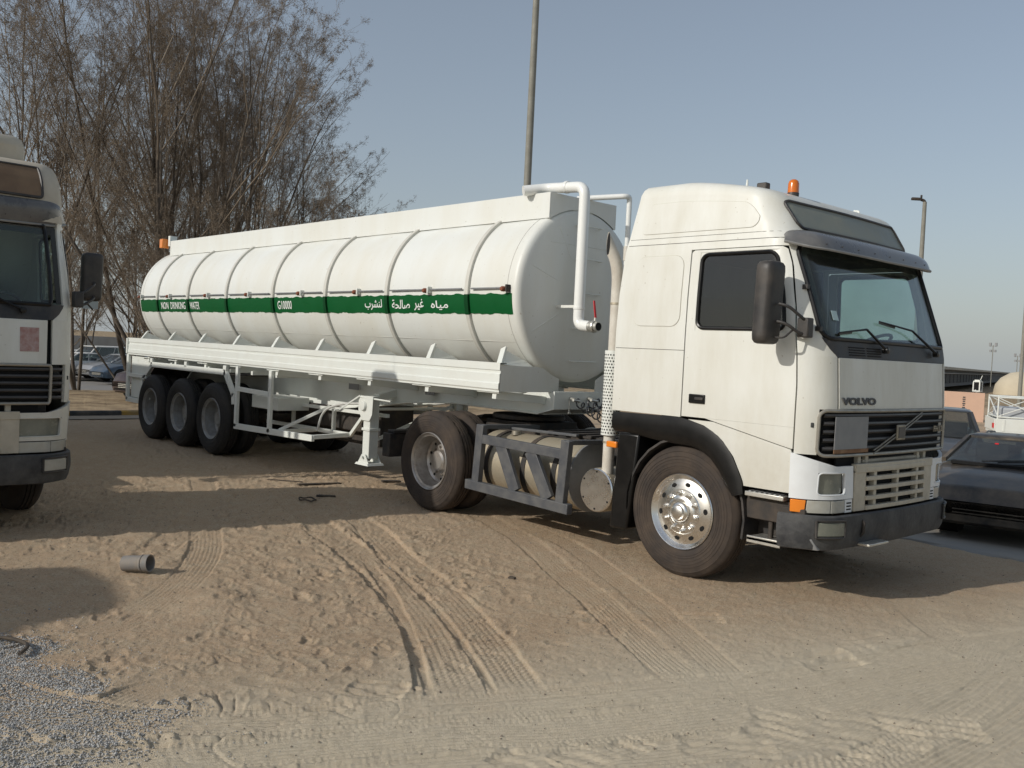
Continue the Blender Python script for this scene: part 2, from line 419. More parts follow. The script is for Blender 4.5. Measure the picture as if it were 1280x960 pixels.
# ------------------------------------------------------------------ wheels
RT = .565
TYRE = [(.343,.030),(.352,.016),(.372,.006),(.388,.003),(.391,-.001),(.394,.002),(.405,-.001),(.408,-.005),(.412,-.001),(.43,-.003),(.433,-.006),(.436,-.003),(.455,-.003),(.458,-.0065),(.461,-.003),(.478,-.0),(.481,-.004),(.484,.0),(.49,.002),(.515,.010),(.519,.006),(.523,.012),(.540,.026),(.555,.045),(.5625,.062),
        (.565,.085),(.565,.095),(.552,.097),(.552,.105),(.565,.107),(.566,.135),(.553,.137),(.553,.147),(.566,.149),(.566,.175),(.553,.177),(.553,.187),(.565,.189),(.565,.205),
        (.560,.225),(.545,.25),(.50,.275),(.45,.283),(.40,.28),(.36,.262),(.343,.25)]
TYRE = [(.343+(r-.343)*.257/.222, y) for r, y in TYRE]
def tyre_mesh(kind, sgn):
    mb = MB()
    mod = None
    if kind == 'drive':
        def mod(i, k, r): return r-.011 if (26 <= i <= 29 or 39 <= i <= 42) and (k % 4 == 0) else r
    mb.lathe(TYRE, n=112 if kind == 'drive' else 72, sgn=sgn, mod=mod, close=True)
    return mb.mesh('tyre', 30)
def rim_mesh(kind, sgn):
    mb = MB()
    if kind == 'steer':
        mb.lathe([(.343,.034),(.345,.014),(.338,.006),(.330,.012),(.322,.028),(.306,.040),(.296,.052),(.286,.050),(.262,.040),(.225,.030),(.205,.026),(.198,.018),(.150,.012),(.140,.004),(.118,-.002),(.105,.012),(.098,.012)], n=72, sgn=sgn, cap=False)
        mb.lathe([(.0,-.058),(.045,-.058),(.060,-.050),(.068,-.030),(.085,-.022),(.092,-.012),(.096,.02)], n=32, sgn=sgn)
        for k in range(10):
            a = 2*PI*k/10+.15; x, z = .172*math.cos(a), .172*math.sin(a)
            mb.lathe([(.0,-.034),(.011,-.034),(.014,-.028),(.015,.0),(.023,.0),(.024,.014)], o=(x, 0, z), n=8, sgn=sgn)
    else:
        mb.lathe([(.343,.034),(.345,.014),(.338,.006),(.330,.012),(.322,.030),(.300,.040),(.294,.06),(.290,.10),(.282,.115),(.282,.13),(.272,.150),(.266,.195),(.245,.215),(.215,.222),(.20,.22)], n=64, sgn=sgn, cap=False)
        mb.lathe([(.21,.222),(.165,.215),(.135,.205),(.125,.185),(.12,.15),(.10,.13),(.0,.128)], n=40, sgn=sgn, cap=False)
        for k in range(10):
            a = 2*PI*k/10; x, z = .165*math.cos(a), .165*math.sin(a)
            mb.lathe([(.0,.18),(.013,.18),(.015,.22)], o=(x, 0, z), n=6, sgn=sgn)
    return mb.mesh('rim', 30)
def holes_mesh(kind, sgn):
    mb = MB()
    for k in range(10):
        a = 2*PI*k/10+.46
        if kind == 'steer': R_, y, rr = .252, .0345, .0185
        else: R_, y, rr = .228, .215, .018
        c, s_ = math.cos(a), math.sin(a); vs = []
        for j in range(12):
            b = 2*PI*j/12; u = rr*math.cos(b); v = rr*1.45*math.sin(b) if kind == 'steer' else rr*math.sin(b)
            rad = R_+u; yy = y+(rad-R_)*.27-.003 if kind == 'steer' else y
            vs.append((rad*c-v*s_, sgn*yy, rad*s_+v*c))
        mb.add(vs, [tuple(range(12))])
    me = mb.mesh('vent_holes', 0); return me
_WM = {}
def wheel(parent, x, y, sgn, kind, z=.55, tyre_mat=None, rim_mat=None, holes=True):
    """sgn +1: outer face looks to -Y"""
    key = (kind, sgn, tyre_mat.name, rim_mat.name)
    if key not in _WM:
        t = tyre_mesh(kind, sgn); t.materials.append(tyre_mat)
        r = rim_mesh(kind, sgn); r.materials.append(rim_mat)
        h = holes_mesh(kind, sgn); h.materials.append(M['hole'])
        _WM[key] = (t, r, h)
    t, r, h = _WM[key]
    rot = (0, random.uniform(0, 6.28), 0)
    o = inst('wheel', t, parent, (x, y, z), rot)
    inst('rim', r, o)
    if holes: inst('vent_holes', h, o)['kind'] = 'stuff'
    return o
def bare_tyre(parent, x, y, sgn, kind, z=.55, tyre_mat=None):
    key = (kind, sgn, tyre_mat.name, 'x')
    if key not in _WM:
        t = tyre_mesh(kind, sgn); t.materials.append(tyre_mat); _WM[key] = t
    return inst('wheel', _WM[key], parent, (x, y, z))

# ------------------------------------------------------------------ the tractor
def door_x0(z):                                     # rear seam, then the rising bottom seam
    return -.055 if z >= 1.41 else .2+(1.41-z)/.18*.88
def seam_front(z): return lin(z, [(.8, 1.085), (1.2, 1.085), (1.75, 1.085), (2.0, 1.07), (2.4, 1.02), (2.75, .945), (2.95, .87)])
ARCH = [(.84,.635),(.92,.615),(1.11,.515),(1.25,.385),(1.34,.22),(1.385,.02),(1.40,-.06)]      # (z, x) outer edge
def tractor(root, front_left=None, variant='main'):
    white = M['cab_white']; g = .006; ROOFK[0] = .36 if variant == 'main' else -.06; CURT[0] = _T if variant == 'main' else _T2
    # ---- body shell
    for far in (False, True):
        b = MB()
        patch(b, [(z, tX(plan(z)[0], z), tX(-.055-g, z)) for z in zrange(1.40, 2.965)], 10, 0, .03, far)     # sleeper side
        # header over the door and the A pillar with the front corner
        patch(b, [(z, tX(-.055-g, z), tX(max(.80, seam_front(z)+g+.002), z)) for z in zrange(2.905, 2.965, .02)], 14, 0, .03, far)
        patch(b, [(z, tX(seam_front(z)+g, z), tY(.13, z)) for z in zrange(2.14, 2.965)], 8, 0, .03, far)
        patch(b, [(z, tX(seam_front(z)+g, z), tY(lin(z, [(2.0,.25),(2.05,.19),(2.14,.13)]), z)) for z in zrange(2.0, 2.14, .03)], 8, 0, .03, far)
        patch(b, [(z, tX(seam_front(z)+g, z), tY(.245, z)) for z in zrange(1.57, 2.0)], 10, 0, .03, far)
        patch(b, [(z, tX(seam_front(z)+g, z), tY(.10, z)) for z in zrange(1.2, 1.57)], 8, 0, .03, far)
        b.build('cab_body', white, root, 40, merge=.0006)
        # ---- door
        d = MB()
        WZ0, WZ1 = 2.215, 2.845
        wx0 = lambda z: .075; wx1 = lambda z: lin(z, [(2.2,.935),(2.5,.90),(2.85,.80)])
        dr = lambda z: seam_front(z)-g
        patch(d, [(z, tX(door_x0(z)+g, z), tX(dr(z), z)) for z in [1.235,1.26,1.29,1.32,1.35,1.38,1.409]], 14, 0, .035, far)
        patch(d, [(z, tX(door_x0(z)+g, z), tX(dr(z), z)) for z in zrange(1.41, WZ0-.035)], 14, 0, .035, far)
        patch(d, [(z, tX(-.055+g, z), tX(wx0(z)-.03, z)) for z in zrange(WZ0-.035, WZ1+.03)], 3, 0, .035, far)
        patch(d, [(z, tX(wx1(z)+.03, z), tX(dr(z), z)) for z in zrange(WZ0-.035, WZ1+.03)], 4, 0, .035, far)
        patch(d, [(z, tX(-.055+g+dd, z), tX(dr(z)-dd*1.3, z)) for z, dd in [(WZ1+.03,0),(2.885,.008),(2.898,.025)]], 14, 0, .035, far)
        # rounded inner corners of the window frame, as a slightly set back surround
        door = d.build('door', white, root, 40, merge=.0006)
        wr = rr_rows(lambda z: wx0(z)-.012, lambda z: wx1(z)+.012, WZ0-.012, WZ1+.010, .07, tX)
        sr = rim_pts(wr, -.002, far)
        sl = MB(); sl.tube(sr, .017, 8, closed=True); sl.build('window_seal', M['gloss_black'], door)
        # fill between square cut-out and rounded seal
        fl = MB()
        big = rr_rows(lambda z: wx0(z)-.034, lambda z: wx1(z)+.034, WZ0-.038, WZ1+.034, .004, tX, 5, 6)
        for (za, a0, a1), (zb, b0, b1) in zip(big, wr):
            pass
        L = [S((5-q[1]) if far else q[1], q[0], -.004) for q in big]; L2 = [S((5-q[1]) if far else q[1], q[0], -.004) for q in wr]
        R = [S((5-q[2]) if far else q[2], q[0], -.004) for q in big]; R2 = [S((5-q[2]) if far else q[2], q[0], -.004) for q in wr]
        for A, B in ((L, L2), (R, R2)):
            n_ = len(A); fl.add(A+B, [(i, i+1, n_+i+1, n_+i) for i in range(n_-1)])
        tt = lambda q, o_: [S((5-(q[1]+(q[2]-q[1])*k/14)) if far else q[1]+(q[2]-q[1])*k/14, q[0], o_) for k in range(15)]
        for i_ in (0, -1): fl.grid([tt(big[i_], -.004), tt(wr[i_], -.004)])
        fl.build('window_surround', white, door, 40)
        gl = MB(); patch(gl, wr, 10, -.008, .005, far)
        gl.build('door_window', M['farglass'] if far else M['sideglass'], door)
        # door handle and its grip
        h = MB(); y0 = -.004 if not far else W_+.004; sg = -1 if not far else 1
        h.box(.03, .20, y0-.012*(1), y0+.012, 1.535, 1.615)
        hd = h.build('door_handle', M['gloss_black'], door, bevel=.006)
        h2 = MB(); h2.box(.10, .19, y0+sg*.012, y0+sg*.022, 1.565, 1.59); h2.build('handle_grip', M['black'], door, bevel=.004)
        # ---- lower door skirt
        l = MB()
        patch(l, [(z, tX(lin(z, ARCH)+.004, z), tX((1.085 if z < 1.225 else .2+(1.405-z)/.18*.88)-g, z)) for z in zrange(.87, 1.385, .04)], 12, -.002, .03, far)
        l.build('lower_door_panel', white, root, 40)
        # ---- black wheel arch trim
        a = MB(); O = []; I = []
        outer = [(-.86,1.385),(-.5,1.39),(-.2,1.395),(-.06,1.395),(.02,1.382),(.22,1.337),(.30,1.30),(.385,1.247),(.455,1.18),(.515,1.107),(.57,1.01),(.615,.917),(.635,.84),(.64,.80)]
        inner = [(-.86,1.20),(-.62,1.19),(-.3,1.155),(-.1,1.15),(.05,1.145),(.13,1.13),(.20,1.10),(.27,1.06),(.32,1.01),(.37,.96),(.41,.90),(.45,.84),(.50,.78),(.52,.76)]
        y0 = 0.0 if not far else W_; s_ = -1 if not far else 1
        for k in range(6):
            u = k/5; bulge = (.002, .013, .016, .016, .012, -.03)[k]
            O.append([(p[0]+(q[0]-p[0])*u, y0+s_*bulge, p[1]+(q[1]-p[1])*u) for p, q in zip(outer, inner)])
            I.append([(p[0]+(q[0]-p[0])*u, y0-s_*.03, p[1]+(q[1]-p[1])*u) for p, q in zip(outer, inner)])
        a.slab(O, I); a.build('wheel_arch_trim', M['gloss_black'], root, 45)
        # inner mudguard over the wheel and rear mud flap
        mg = MB(); ya, yb = (.02, .52) if not far else (W_-.52, W_-.02)
        O = []; I = []
        for k in range(15):
            an = math.radians(-12+k*14.2); O.append([(.66*math.cos(an), ya, .55+.67*math.sin(an)), (.66*math.cos(an), yb, .55+.67*math.sin(an))])
            I.append([(.64*math.cos(an), ya, .55+.65*math.sin(an)), (.64*math.cos(an), yb, .55+.65*math.sin(an))])
        mg.slab(O, I); mg.build('mudguard', M['black'], root, 40)
        mf = MB(); mf.hexa([(-.86,ya,.26),(-.64,ya,.27),(-.64,yb,.27),(-.86,yb,.26),(-.80,ya,1.19),(-.54,ya,1.19),(-.54,yb,1.19),(-.80,yb,1.19)])
        mf.build('mud_flap', M['gloss_black'], root, bevel=.02)
        # seams and embossed panels
        y_ = (lambda p: p)
        def groove(pts, r=.0035, close=False):
            sm = MB(); sm.tube([S((5-t) if far else t, z, -.0015) for t, z in pts], r, 5, closed=close); sm.build('panel_seam', M['cab_seam'], root, 60)
        if variant != 'main': continue
        groove([(tX(-.87+(.81*k/10), 2.0), 2.0) for k in range(11)])
        groove([(tX(-.81+(1.66*k/24), 2.972), 2.972) for k in range(25)], .0035)
        groove([(tX(-.80+(1.6*k/24), 3.03), 3.03) for k in range(25)], .003)
        em = MB()
        r1 = rr_rows(-.68, -.13, 2.215, 2.86, .10, tX); patch(em, r1, 8, .006, .02, far)
        r2 = rr_rows(lambda z: lin(z, [(3.05,-.70),(3.34,-.63)]), lambda z: lin(z, [(3.05,.60),(3.2,.60),(3.34,.50)]), 3.075, 3.36, .075, tX); patch(em, r2, 12, .006, .02, far)
        em.build('embossed_panel', white, root, 40)
        so = MB(); so.tube(rim_pts(r1, .001, far), .0035, 5, closed=True); so.tube(rim_pts(r2, .001, far), .003, 5, closed=True)
        so.build('panel_outline', M['cab_seam_soft'], root, 60)
    # ---- roof (closed loft)
    zs = [2.965, 3.0, 3.05, 3.12, 3.2, 3.28, 3.36, 3.42, 3.46, 3.49, 3.51, 3.525, 3.54, 3.55, 3.555, 3.562, 3.566]
    ts = [k/10 for k in range(0, 11)]+[1+k/8 for k in range(1, 9)]+[2+k/6 for k in range(1, 6)]+[3+k/8 for k in range(0, 9)]+[4+k/10 for k in range(1, 11)]
    r = MB(); G = []
    for z in zs:
        row = [S(t, z) for t in ts]; back0 = row[-1]; front0 = row[0]
        row += [tuple(back0[i]+(front0[i]-back0[i])*k/6 for i in range(3)) for k in range(1, 7)]
        G.append(row)
    r.grid(G); n_ = len(G[0]); base = len(r.v)-n_
    r.f.append(tuple(range(base, base+n_-1)))
    r.build('roof', M['roof_dirty'] if variant != 'main' else M['cab_white'], root, 50, merge=.001)
    # back wall
    bw = MB(); O = []; I = []
    for z in zrange(1.4, 2.965, .2):
        xb = plan(z)[0]; yi = plan(z)[3]
        O.append([(xb, yi+.002, z), (xb-.012, yi+.05, z), (xb-.02, 1.25, z), (xb-.012, W_-yi-.05, z), (xb, W_-yi-.002, z)])
        I.append([(p[0]+.03, p[1], p[2]) for p in O[-1]])
    bw.slab(O, I); bw.build('back_wall', white, root, 30)
    # ---- hood, cowl, windscreen
    h = MB(); patch(h, [(z, tY(.262, z), tY(2.238, z)) for z in [1.575,1.58,1.62,1.7,1.8,1.9,1.96,1.995]], 20, .004, .03)
    hood = h.build('hood', white, root, 40, bevel=.004)
    def on_hood(u, v, e):
        z = 1.61+v; p = S(tY(.29+u, z), z, .006+e+.003); return p
    if variant == 'main':
        fit_text('hood_lettering', 'VOLVO', M['letter_dark'], hood, on_hood, .52, .062, .006, .045)
    else:
        st = MB(); patch(st, [(z, tY(1.96, z), tY(2.13, z)) for z in (1.69, 1.8, 1.92)], 4, .0075, .003); st.build('sticker', M['pink_sticker'], hood, 0)
    c = MB(); patch(c, [(z, tY(lin(z, [(2.0,.245),(2.05,.185),(2.14,.125)]), z), 5-tY(lin(z, [(2.0,.245),(2.05,.185),(2.14,.125)]), z)) for z in [1.998,2.01,2.03,2.06,2.09,2.12,2.15]], 30, .003, .03)
    cowl = c.build('cowl_panel', M['black'], root, 40)
    lv = MB()
    for y0_, y1_ in ((.42,.66),(.70,.92)):
        for k in range(4):
            z = 2.022+k*.021; p0 = S(tY(y0_, z), z, .006); p1 = S(tY(y1_, z), z, .006); lv.bar(p0, p1, .008, .007)
    lv.build('air_louvre', M['hole'], cowl, 0)
    wrow = rr_rows(.125, W_-.125, 2.145, 2.925, .09, tY, 5, 8)
    ws = MB(); patch(ws, wrow, 30, -.004, .006); wsc = ws.build('windscreen', M['windscreen'], root, 40)
    sl = MB(); sl.tube(rim_pts(wrow, .0, False, 30), .020, 8, closed=True); sl.build('windscreen_seal', M['gloss_black'], wsc)
    bs = MB()                                            # black ceramic border inside the glass
    for far in (False, True):
        patch(bs, [(z, tY(.14, z), tY(.14+.055, z)) for z in zrange(2.16, 2.91)], 2, -.013, .004, far)
    patch(bs, [(z, tY(.15, z), 5-tY(.15, z)) for z in (2.84, 2.88, 2.92)], 24, -.013, .004)
    bs.build('glass_border', M['interior'], wsc)
    if variant == 'main':
        sk = MB(); patch(sk, [(z, tY(.29, z), tY(.37, z)) for z in (2.30, 2.38)], 2, .0045, .002); sk.build('sticker', M['sticker'], wsc, 0)
    # clips beside the glass
    for yy, zz in ((.115, 2.56), (.125, 2.22)):
        cl = MB(); p = S(tY(yy, zz), zz, .01); cl.box(p[0]-.03, p[0]+.02, p[1]-.03, p[1]+.01, zz-.02, zz+.02); cl.build('glass_clip', M['black'], wsc, bevel=.004)
    # ---- roof window and sun visor
    rw = rr_rows(lambda z: lin(z, [(3.05,.27),(3.4,.24)]), lambda z: lin(z, [(3.05,2.23),(3.4,2.26)]), 3.075 if variant == 'main' else 3.19, 3.43 if variant == 'main' else 3.475, .07, tY, 5, 5)
    q = MB(); patch(q, rw, 24, .002 if variant == 'main' else .014, .02); rwo = q.build('roof_window', M['roofglass'] if variant == 'main' else M['roofglass_brown'], root, 40)
    q = MB(); q.tube(rim_pts(rw, .004 if variant == 'main' else .014, False, 24), .014, 6, closed=True); q.build('roof_window_seal', M['black'], rwo)
    vz = MB(); O = []; I = []
    prof = [(0.0, 0.0), (.25, .012), (.5, .022), (.75, .028), (1.0, .03)]
    rows = []
    for k in range(7):
        u = k/6; row = []; row2 = []
        for j in range(41):
            v = j/40; s_ = 2*v-1; e = abs(s_)
            # top edge follows the cab; lower edge stands out in front
            zt = (3.055 if variant == 'main' else 3.165)-.045*e**6; tt_ = 1.42+2.16*v
            pt = S(tt_, zt, .012)
            yb_ = 1.25+s_*1.245
            xb_ = (1.17 if variant == 'main' else 1.06)-.07*e**2-.20*max(0, (e-.74)/.26)**2.0
            zb_ = (2.885 if variant == 'main' else 2.935)-.012*(1-e)+.045*max(0, (e-.8)/.2)**2
            bulge = math.sin(u*PI)*.045*(1-e**8)
            x = pt[0]+(xb_-pt[0])*u**.85+bulge; y = pt[1]+(yb_-pt[1])*u; z = pt[2]+(zb_-pt[2])*(u**1.15)+bulge*.6
            row.append((x, y, z)); row2.append((x-.008, y, z-.010))
        O.append(row); I.append(row2)
    vz.slab(O, I); viso = vz.build('sun_visor', M['visor'], root, 50)
    lip = MB(); lip.tube([(p[0]+.002, p[1], p[2]) for p in O[-1]], .012, 6); lip.build('visor_lip', M['visor_lip'], viso, 50)
    rv = MB()
    for j in range(5, 37, 4): p = O[5][j]; rv.lathe([(0,-.004),(.005,-.003),(.006,.003)], (p[0]+.003, p[1], p[2]+.002), 'X', 6, -1)
    rv.build('visor_rivets', M['black'], viso)['kind'] = 'stuff'
    # ---- interior
    it = MB(); it.box(-.83, 1.22, .06, W_-.06, 1.42, 1.46); it.box(-.80, -.775, .10, W_-.10, 1.46, 2.93 if variant == 'main' else 1.9); it.box(-.80 if variant == 'main' else .1, .80, .10, W_-.10, 2.945, 2.955)
    it.box(-.80, -.10, .085, .10, 1.46, 2.92 if variant == 'main' else 1.9); it.box(-.80, -.10, W_-.10, W_-.085, 1.46, 2.92 if variant == 'main' else 1.9)
    it.hexa([(.75,.07,1.46),(1.24,.15,1.46),(1.24,W_-.15,1.46),(.75,W_-.07,1.46),(.80,.07,2.06),(1.18,.18,2.12),(1.18,W_-.18,2.12),(.80,W_-.07,2.06)])
    it.build('cab_interior', M['interior'], root, bevel=.01)
    for yc in (.62, 1.88):
        s = MB(); s.box(-.12, .40, yc-.25, yc+.25, 1.46, 1.82); s.hexa([(-.22,yc-.25,1.80),(-.06,yc-.25,1.80),(-.06,yc+.25,1.80),(-.22,yc+.25,1.80),(-.36,yc-.22,2.52),(-.24,yc-.22,2.52),(-.24,yc+.22,2.52),(-.36,yc+.22,2.52)])
        s.build('seat', M['interior_grey'], root, bevel=.03)
    sw = MB(); cc = Vector((.72, 1.88, 2.13)); ax = Vector((.5, 0, -.85)).normalized(); u = Vector((0,1,0)); v_ = ax.cross(u)
    ring = [cc+u*.23*math.cos(2*PI*k/28)+v_*.23*math.sin(2*PI*k/28) for k in range(28)]
    sw.tube(ring, .016, 8, closed=True)
    for k in (2, 12, 21): sw.bar(cc, ring[k], .03, .015)
    sw.cyl(cc, cc+ax*.3, .04, 10); sw.build('steering_wheel', M['interior_grey'], root)
    cu = MB(); O = []
    for z in (2.05, 2.9): O.append([(-.10+.05*math.sin(k*1.9), .10+.016*k+.0*k, z) for k in range(9)])
    cu.grid(O)
    O = []
    for z in ((2.0, 2.92) if variant == 'main' else (1.6, 1.9)): O.append([(-.72+.025*math.sin(k*1.5), .2+k*.052, z) for k in range(41)])
    cu.grid(O); cu.build('curtain', M['curtain'], root, 60)
    # ---- wipers
    for yb_, tip, el in ((.95, (.30, 2.20), (.70, 2.245)), (1.98, (1.0, 2.33), (1.55, 2.275))):
        w = MB(); p0 = S(tY(yb_, 2.08), 2.08, .05); p1 = S(tY(el[0], el[1]), el[1], .045); p2 = S(tY(tip[0], tip[1]), tip[1], .02)
        w.cyl(p0, p1, .014, 8, .010); w.cyl(p1, p2, .010, 6, .006)
        w.bar((Vector(p1)+Vector(p2))/2*1.0+Vector((-.012,.0,-.012)), Vector(p2)+Vector((0,0,-.01)), .008, .022)
        w.lathe([(0,.02),(.028,.015),(.03,-.03)], (p0[0], p0[1], p0[2]), 'X', 12); w.build('wiper', M['gloss_black'], root)
    # ---- grille
    gr = MB(); grow = rr_rows(.10, 2.40, 1.195, 1.562, .055, tY, 5, 5); patch(gr, grow, 28, -.035, .02)
    go = gr.build('grille', M['hole'], root, 40)
    f = MB(); f.tube(rim_pts(grow, .008, False, 30), .015, 8, closed=True); f.build('grille_frame', M['grille_frame'], go)
    for k in range(5):
        z = 1.245+k*.068; s = MB(); O = []; I = []
        for zz, of in ((z-.012, -.012), (z+.004, .006), (z+.018, .002), (z+.024, -.012)):
            O.append([S(tY(.135, zz)+(5-2*tY(.135, zz))*j/24, zz, of) for j in range(25)]); I.append([S(tY(.135, zz)+(5-2*tY(.135, zz))*j/24, zz, -.016) for j in range(25)])
        s.slab(O, I); s.build('grille_slat', M['grille_slat'], go, 40)
    if variant == 'main':
        p = MB(); patch(p, [(z, tY(.225, z), tY(.70, z)) for z in (1.232, 1.30, 1.40, 1.515)], 8, .014, .006); po = p.build('blank_plate', M['plate_grey'], go, 30)
        p = MB(); patch(p, [(z, tY(.22, z), tY(.715, z)) for z in (1.215, 1.225, 1.247)], 8, .018, .006); p.build('rusty_edge', M['rust'], po, 30)
        db = MB()
        for o_ in (-.014, .014): db.tube([S(tY(.80+(1.67-.80)*k/6, 1.2), 1.215+(1.53-1.215)*k/6+o_, .022) for k in range(7)], .007, 5)
        db.build('diagonal_bar', M['badge'], go)
        bd = MB(); q0 = S(tY(1.235, 1.38), 1.38, .02); bd.box(q0[0], q0[0]+.02, 1.16, 1.315, 1.305, 1.44); bo = bd.build('grille_badge', M['badge'], go, bevel=.008)
        bi = MB(); bi.box(q0[0]+.0205, q0[0]+.024, 1.18, 1.295, 1.325, 1.42); bi.build('badge_face', M['grille_slat'], bo)
        def on_gr(u, v, e): z = 1.36+v; p_ = S(tY(1.97+u, z), z, .016+e); return p_
        fit_text('grille_lettering', 'FH12', M['badge'], go, on_gr, .21, .055, .008, .03)
    # gap behind, hinges
    gp = MB(); patch(gp, [(z, tY(.35, z), 5-tY(.35, z)) for z in (1.06, 1.12, 1.2)], 16, -.05, .02); gp.build('gap_panel', M['hole'], root)
    hg = MB()
    for yy in (.62, .75, 1.72, 1.85): hg.box(1.27, 1.335, yy, yy+.05, 1.10, 1.19)
    hg.cyl((1.31,.72,1.13), (1.31,1.8,1.13), .02, 8)
    hg.build('hood_hinge', M['beige_grille'], root, bevel=.004)
    # ---- corner headlamp panels
    for far in (False, True):
        hp = MB()
        top = lambda t: 1.205-.10*max(0, min(1, (t-1.15)/.75))
        def hp_rows(z0, z1, a, b, n=4):
            return [(z0+(z1-z0)*k/n, a, b) for k in range(n+1)]
        LA, LB, LC = (.125, .40, .515) if variant == 'main' else (.14, .56, .68); ta, tb = 1.12, tY(LC, 1.0)
        # lamp opening Y .12-.40 (z .86-1.06)
        O = []; I = []
        def panel(t0, t1, z0f, z1f, off, nt_=8, nz=5):
            O = []; I = []
            for k in range(nz+1):
                ro = []; ri = []
                for j in range(nt_+1):
                    t = t0+(t1-t0)*j/nt_; z = z0f(t)+(z1f(t)-z0f(t))*k/nz
                    tt2 = 5-t if far else t
                    ro.append(S(tt2, z, off)); ri.append(S(tt2, z, off-.03))
                O.append(ro); I.append(ri)
            hp.slab(O, I)
        c0 = lambda z: (lambda t: z)
        l0, l1 = tY(LA, 1.0), tY(LB, 1.0)
        panel(ta, l0, c0(.835), top, .012); panel(l0, l1, c0(1.055), top, .012, 6, 3); panel(l0, l1, c0(.835), c0(.872), .012, 6, 2); panel(l1, tb, c0(.835), top, .012)
        ho = hp.build('headlamp_panel', M['fresh_white'] if variant == 'main' else M['cab_white'], root, 40, merge=.0008)
        lm = MB(); patch(lm, rr_rows(LA+.01, LB-.015, .878, 1.048, .03, tY, 4, 3), 8, -.012, .02, far); lm.build('headlight', M['lens_dull'], ho, 40)
        lr = MB(); lr.tube(rim_pts(rr_rows(LA, LB, .872, 1.055, .03, tY, 4, 3), .006, far), .009, 6, closed=True); lr.build('headlight_surround', M['fresh_white'] if variant == 'main' else M['cab_white'], ho)
        ind = MB(); patch(ind, [(z, 1.14, tY(.075, z)) for z in (.722, .73, .80, .826)], 8, .010, .03, far); ind.build('indicator_lamp', M['orange'] if variant == 'main' else M['lens'], root, 40, bevel=.005)
        ind = MB(); patch(ind, [(z, tY(.08, z), tY(.235, z)) for z in (.722, .73, .80, .826)], 8, .010, .03, far); ind.build('side_lamp', M['lens'], root, 40, bevel=.005)
        fg = MB(); patch(fg, [(z, tY(.24, z), tY(LC-.105, z)) for z in (.722, .73, .80, .826)], 8, .010, .03, far); fg.build('driving_lamp', M['lens'], root, 40, bevel=.005)
        sb = MB(); patch(sb, [(z, tY(LC-.10, z), tY(LC, z)) for z in (.722, .73, .80, .83)], 4, .010, .03, far); so_ = sb.build('slotted_trim', M['fresh_white'] if variant == 'main' else M['cab_white'], root, 40)
        sv = MB()
        for z in (.742, .768, .794): patch(sv, [(z, tY(LC-.08, z), tY(LC-.015, z)), (z+.011, tY(LC-.08, z), tY(LC-.015, z))], 2, .013, .004, far)
        sv.build('trim_slot', M['hole'], so_, 0)
    # ---- lower beige grille with slots
    lg = MB(); y0, y1 = .53, 1.97
    patch(lg, [(z, tY(y0, z), tY(y1, z)) for z in (1.045, 1.06, 1.12)], 12, .03, .05)
    for a_, b_ in ((y0, y0+.17), (y0+.30, y0+.345), (1.23, 1.27), (y1-.345, y1-.30), (y1-.17, y1)): patch(lg, [(z, tY(a_, z), tY(b_, z)) for z in (.725, .85, .95, 1.064)], 3, .022, .05)
    for k in range(5):
        z = .728+k*.082; patch(lg, [(zz, tY(y0+.165, zz), tY(y1-.165, zz)) for zz in (z, z+.02, z+.036)], 12, .034, .05)
    lo_ = lg.build('lower_grille', M['beige_grille'], root, 40, bevel=.004)
    bk = MB(); patch(bk, [(z, tY(y0, z), tY(y1, z)) for z in (.72, 1.1)], 8, -.03, .02); bk.build('grille_backing', M['hole'], lo_)
    # ---- bumper
    bb = MB(); O = []; I = []
    secs = [(.70,-.01),(.712,.045),(.70,.060),(.62,.066),(.55,.062),(.47,.050),(.43,.035),(.42,.0)]
    for z, of in secs:
        ts_ = [1.0+k/8 for k in range(0, 8)]+[2+k/12 for k in range(13)]+[3+k/8 for k in range(1, 9)]
        row = []; row2 = []
        for t in ts_:
            up_ = .0 if z > .6 else .05*(1 if (1.9 < t < 3.1) else 0)*0
            w1 = .012*math.sin(t*9+z*20)*(1 if z < .6 else .3)
            p = S(t, .62, of+w1*.4); row.append((p[0], p[1], z+w1*.3)); p = S(t, .62, of-.06); row2.append((p[0], p[1], min(.69, max(.44, z))))
        O.append(row); I.append(row2)
    bb.slab(O, I); bo = bb.build('bumper', M['bumper'], root, 45)
    def on_b(t, z, of): p = S(t, .62, of); return (p[0], p[1], z)
    for far in (False, True):
        ta_, tb_ = tY(.13, .62), tY(.33, .62); O = []; I = []
        for z in (.545, .56, .645, .66):
            tt3 = [ta_+(tb_-ta_)*k/6 for k in range(7)]; tt3 = [5-t for t in tt3] if far else tt3
            O.append([on_b(t, z, .078) for t in tt3]); I.append([on_b(t, z, .04) for t in tt3])
        fl = MB(); fl.slab(O, I); q = fl.build('fog_lamp', M['lens_dull'] if variant == 'main' else M['lens'], bo, bevel=.008)
        fr_ = MB(); ring_ = [on_b(t, .535, .074) for t in tt3]+[on_b(t, .672, .076) for t in tt3[::-1]]; fr_.tube(ring_, .012, 6, closed=True); fr_.build('lamp_surround', M['black'], q)
    fs_ = MB(); fs_.box(1.37, 1.50, .58, .92, .445, .465); fs_.build('front_step', M['alu_bright'], bo, bevel=.004)
    ho_ = MB(); ho_.box(1.392, 1.402, .56, .80, .50, .67); ho_.build('bumper_recess', M['hole'], bo)
    th_ = MB(); th_.tube(smoothpath([(1.40,.60,.52),(1.43,.60,.55),(1.43,.60,.64),(1.40,.60,.66)], .02), .014, 6); th_.build('tow_hook', M['chassis'], bo)
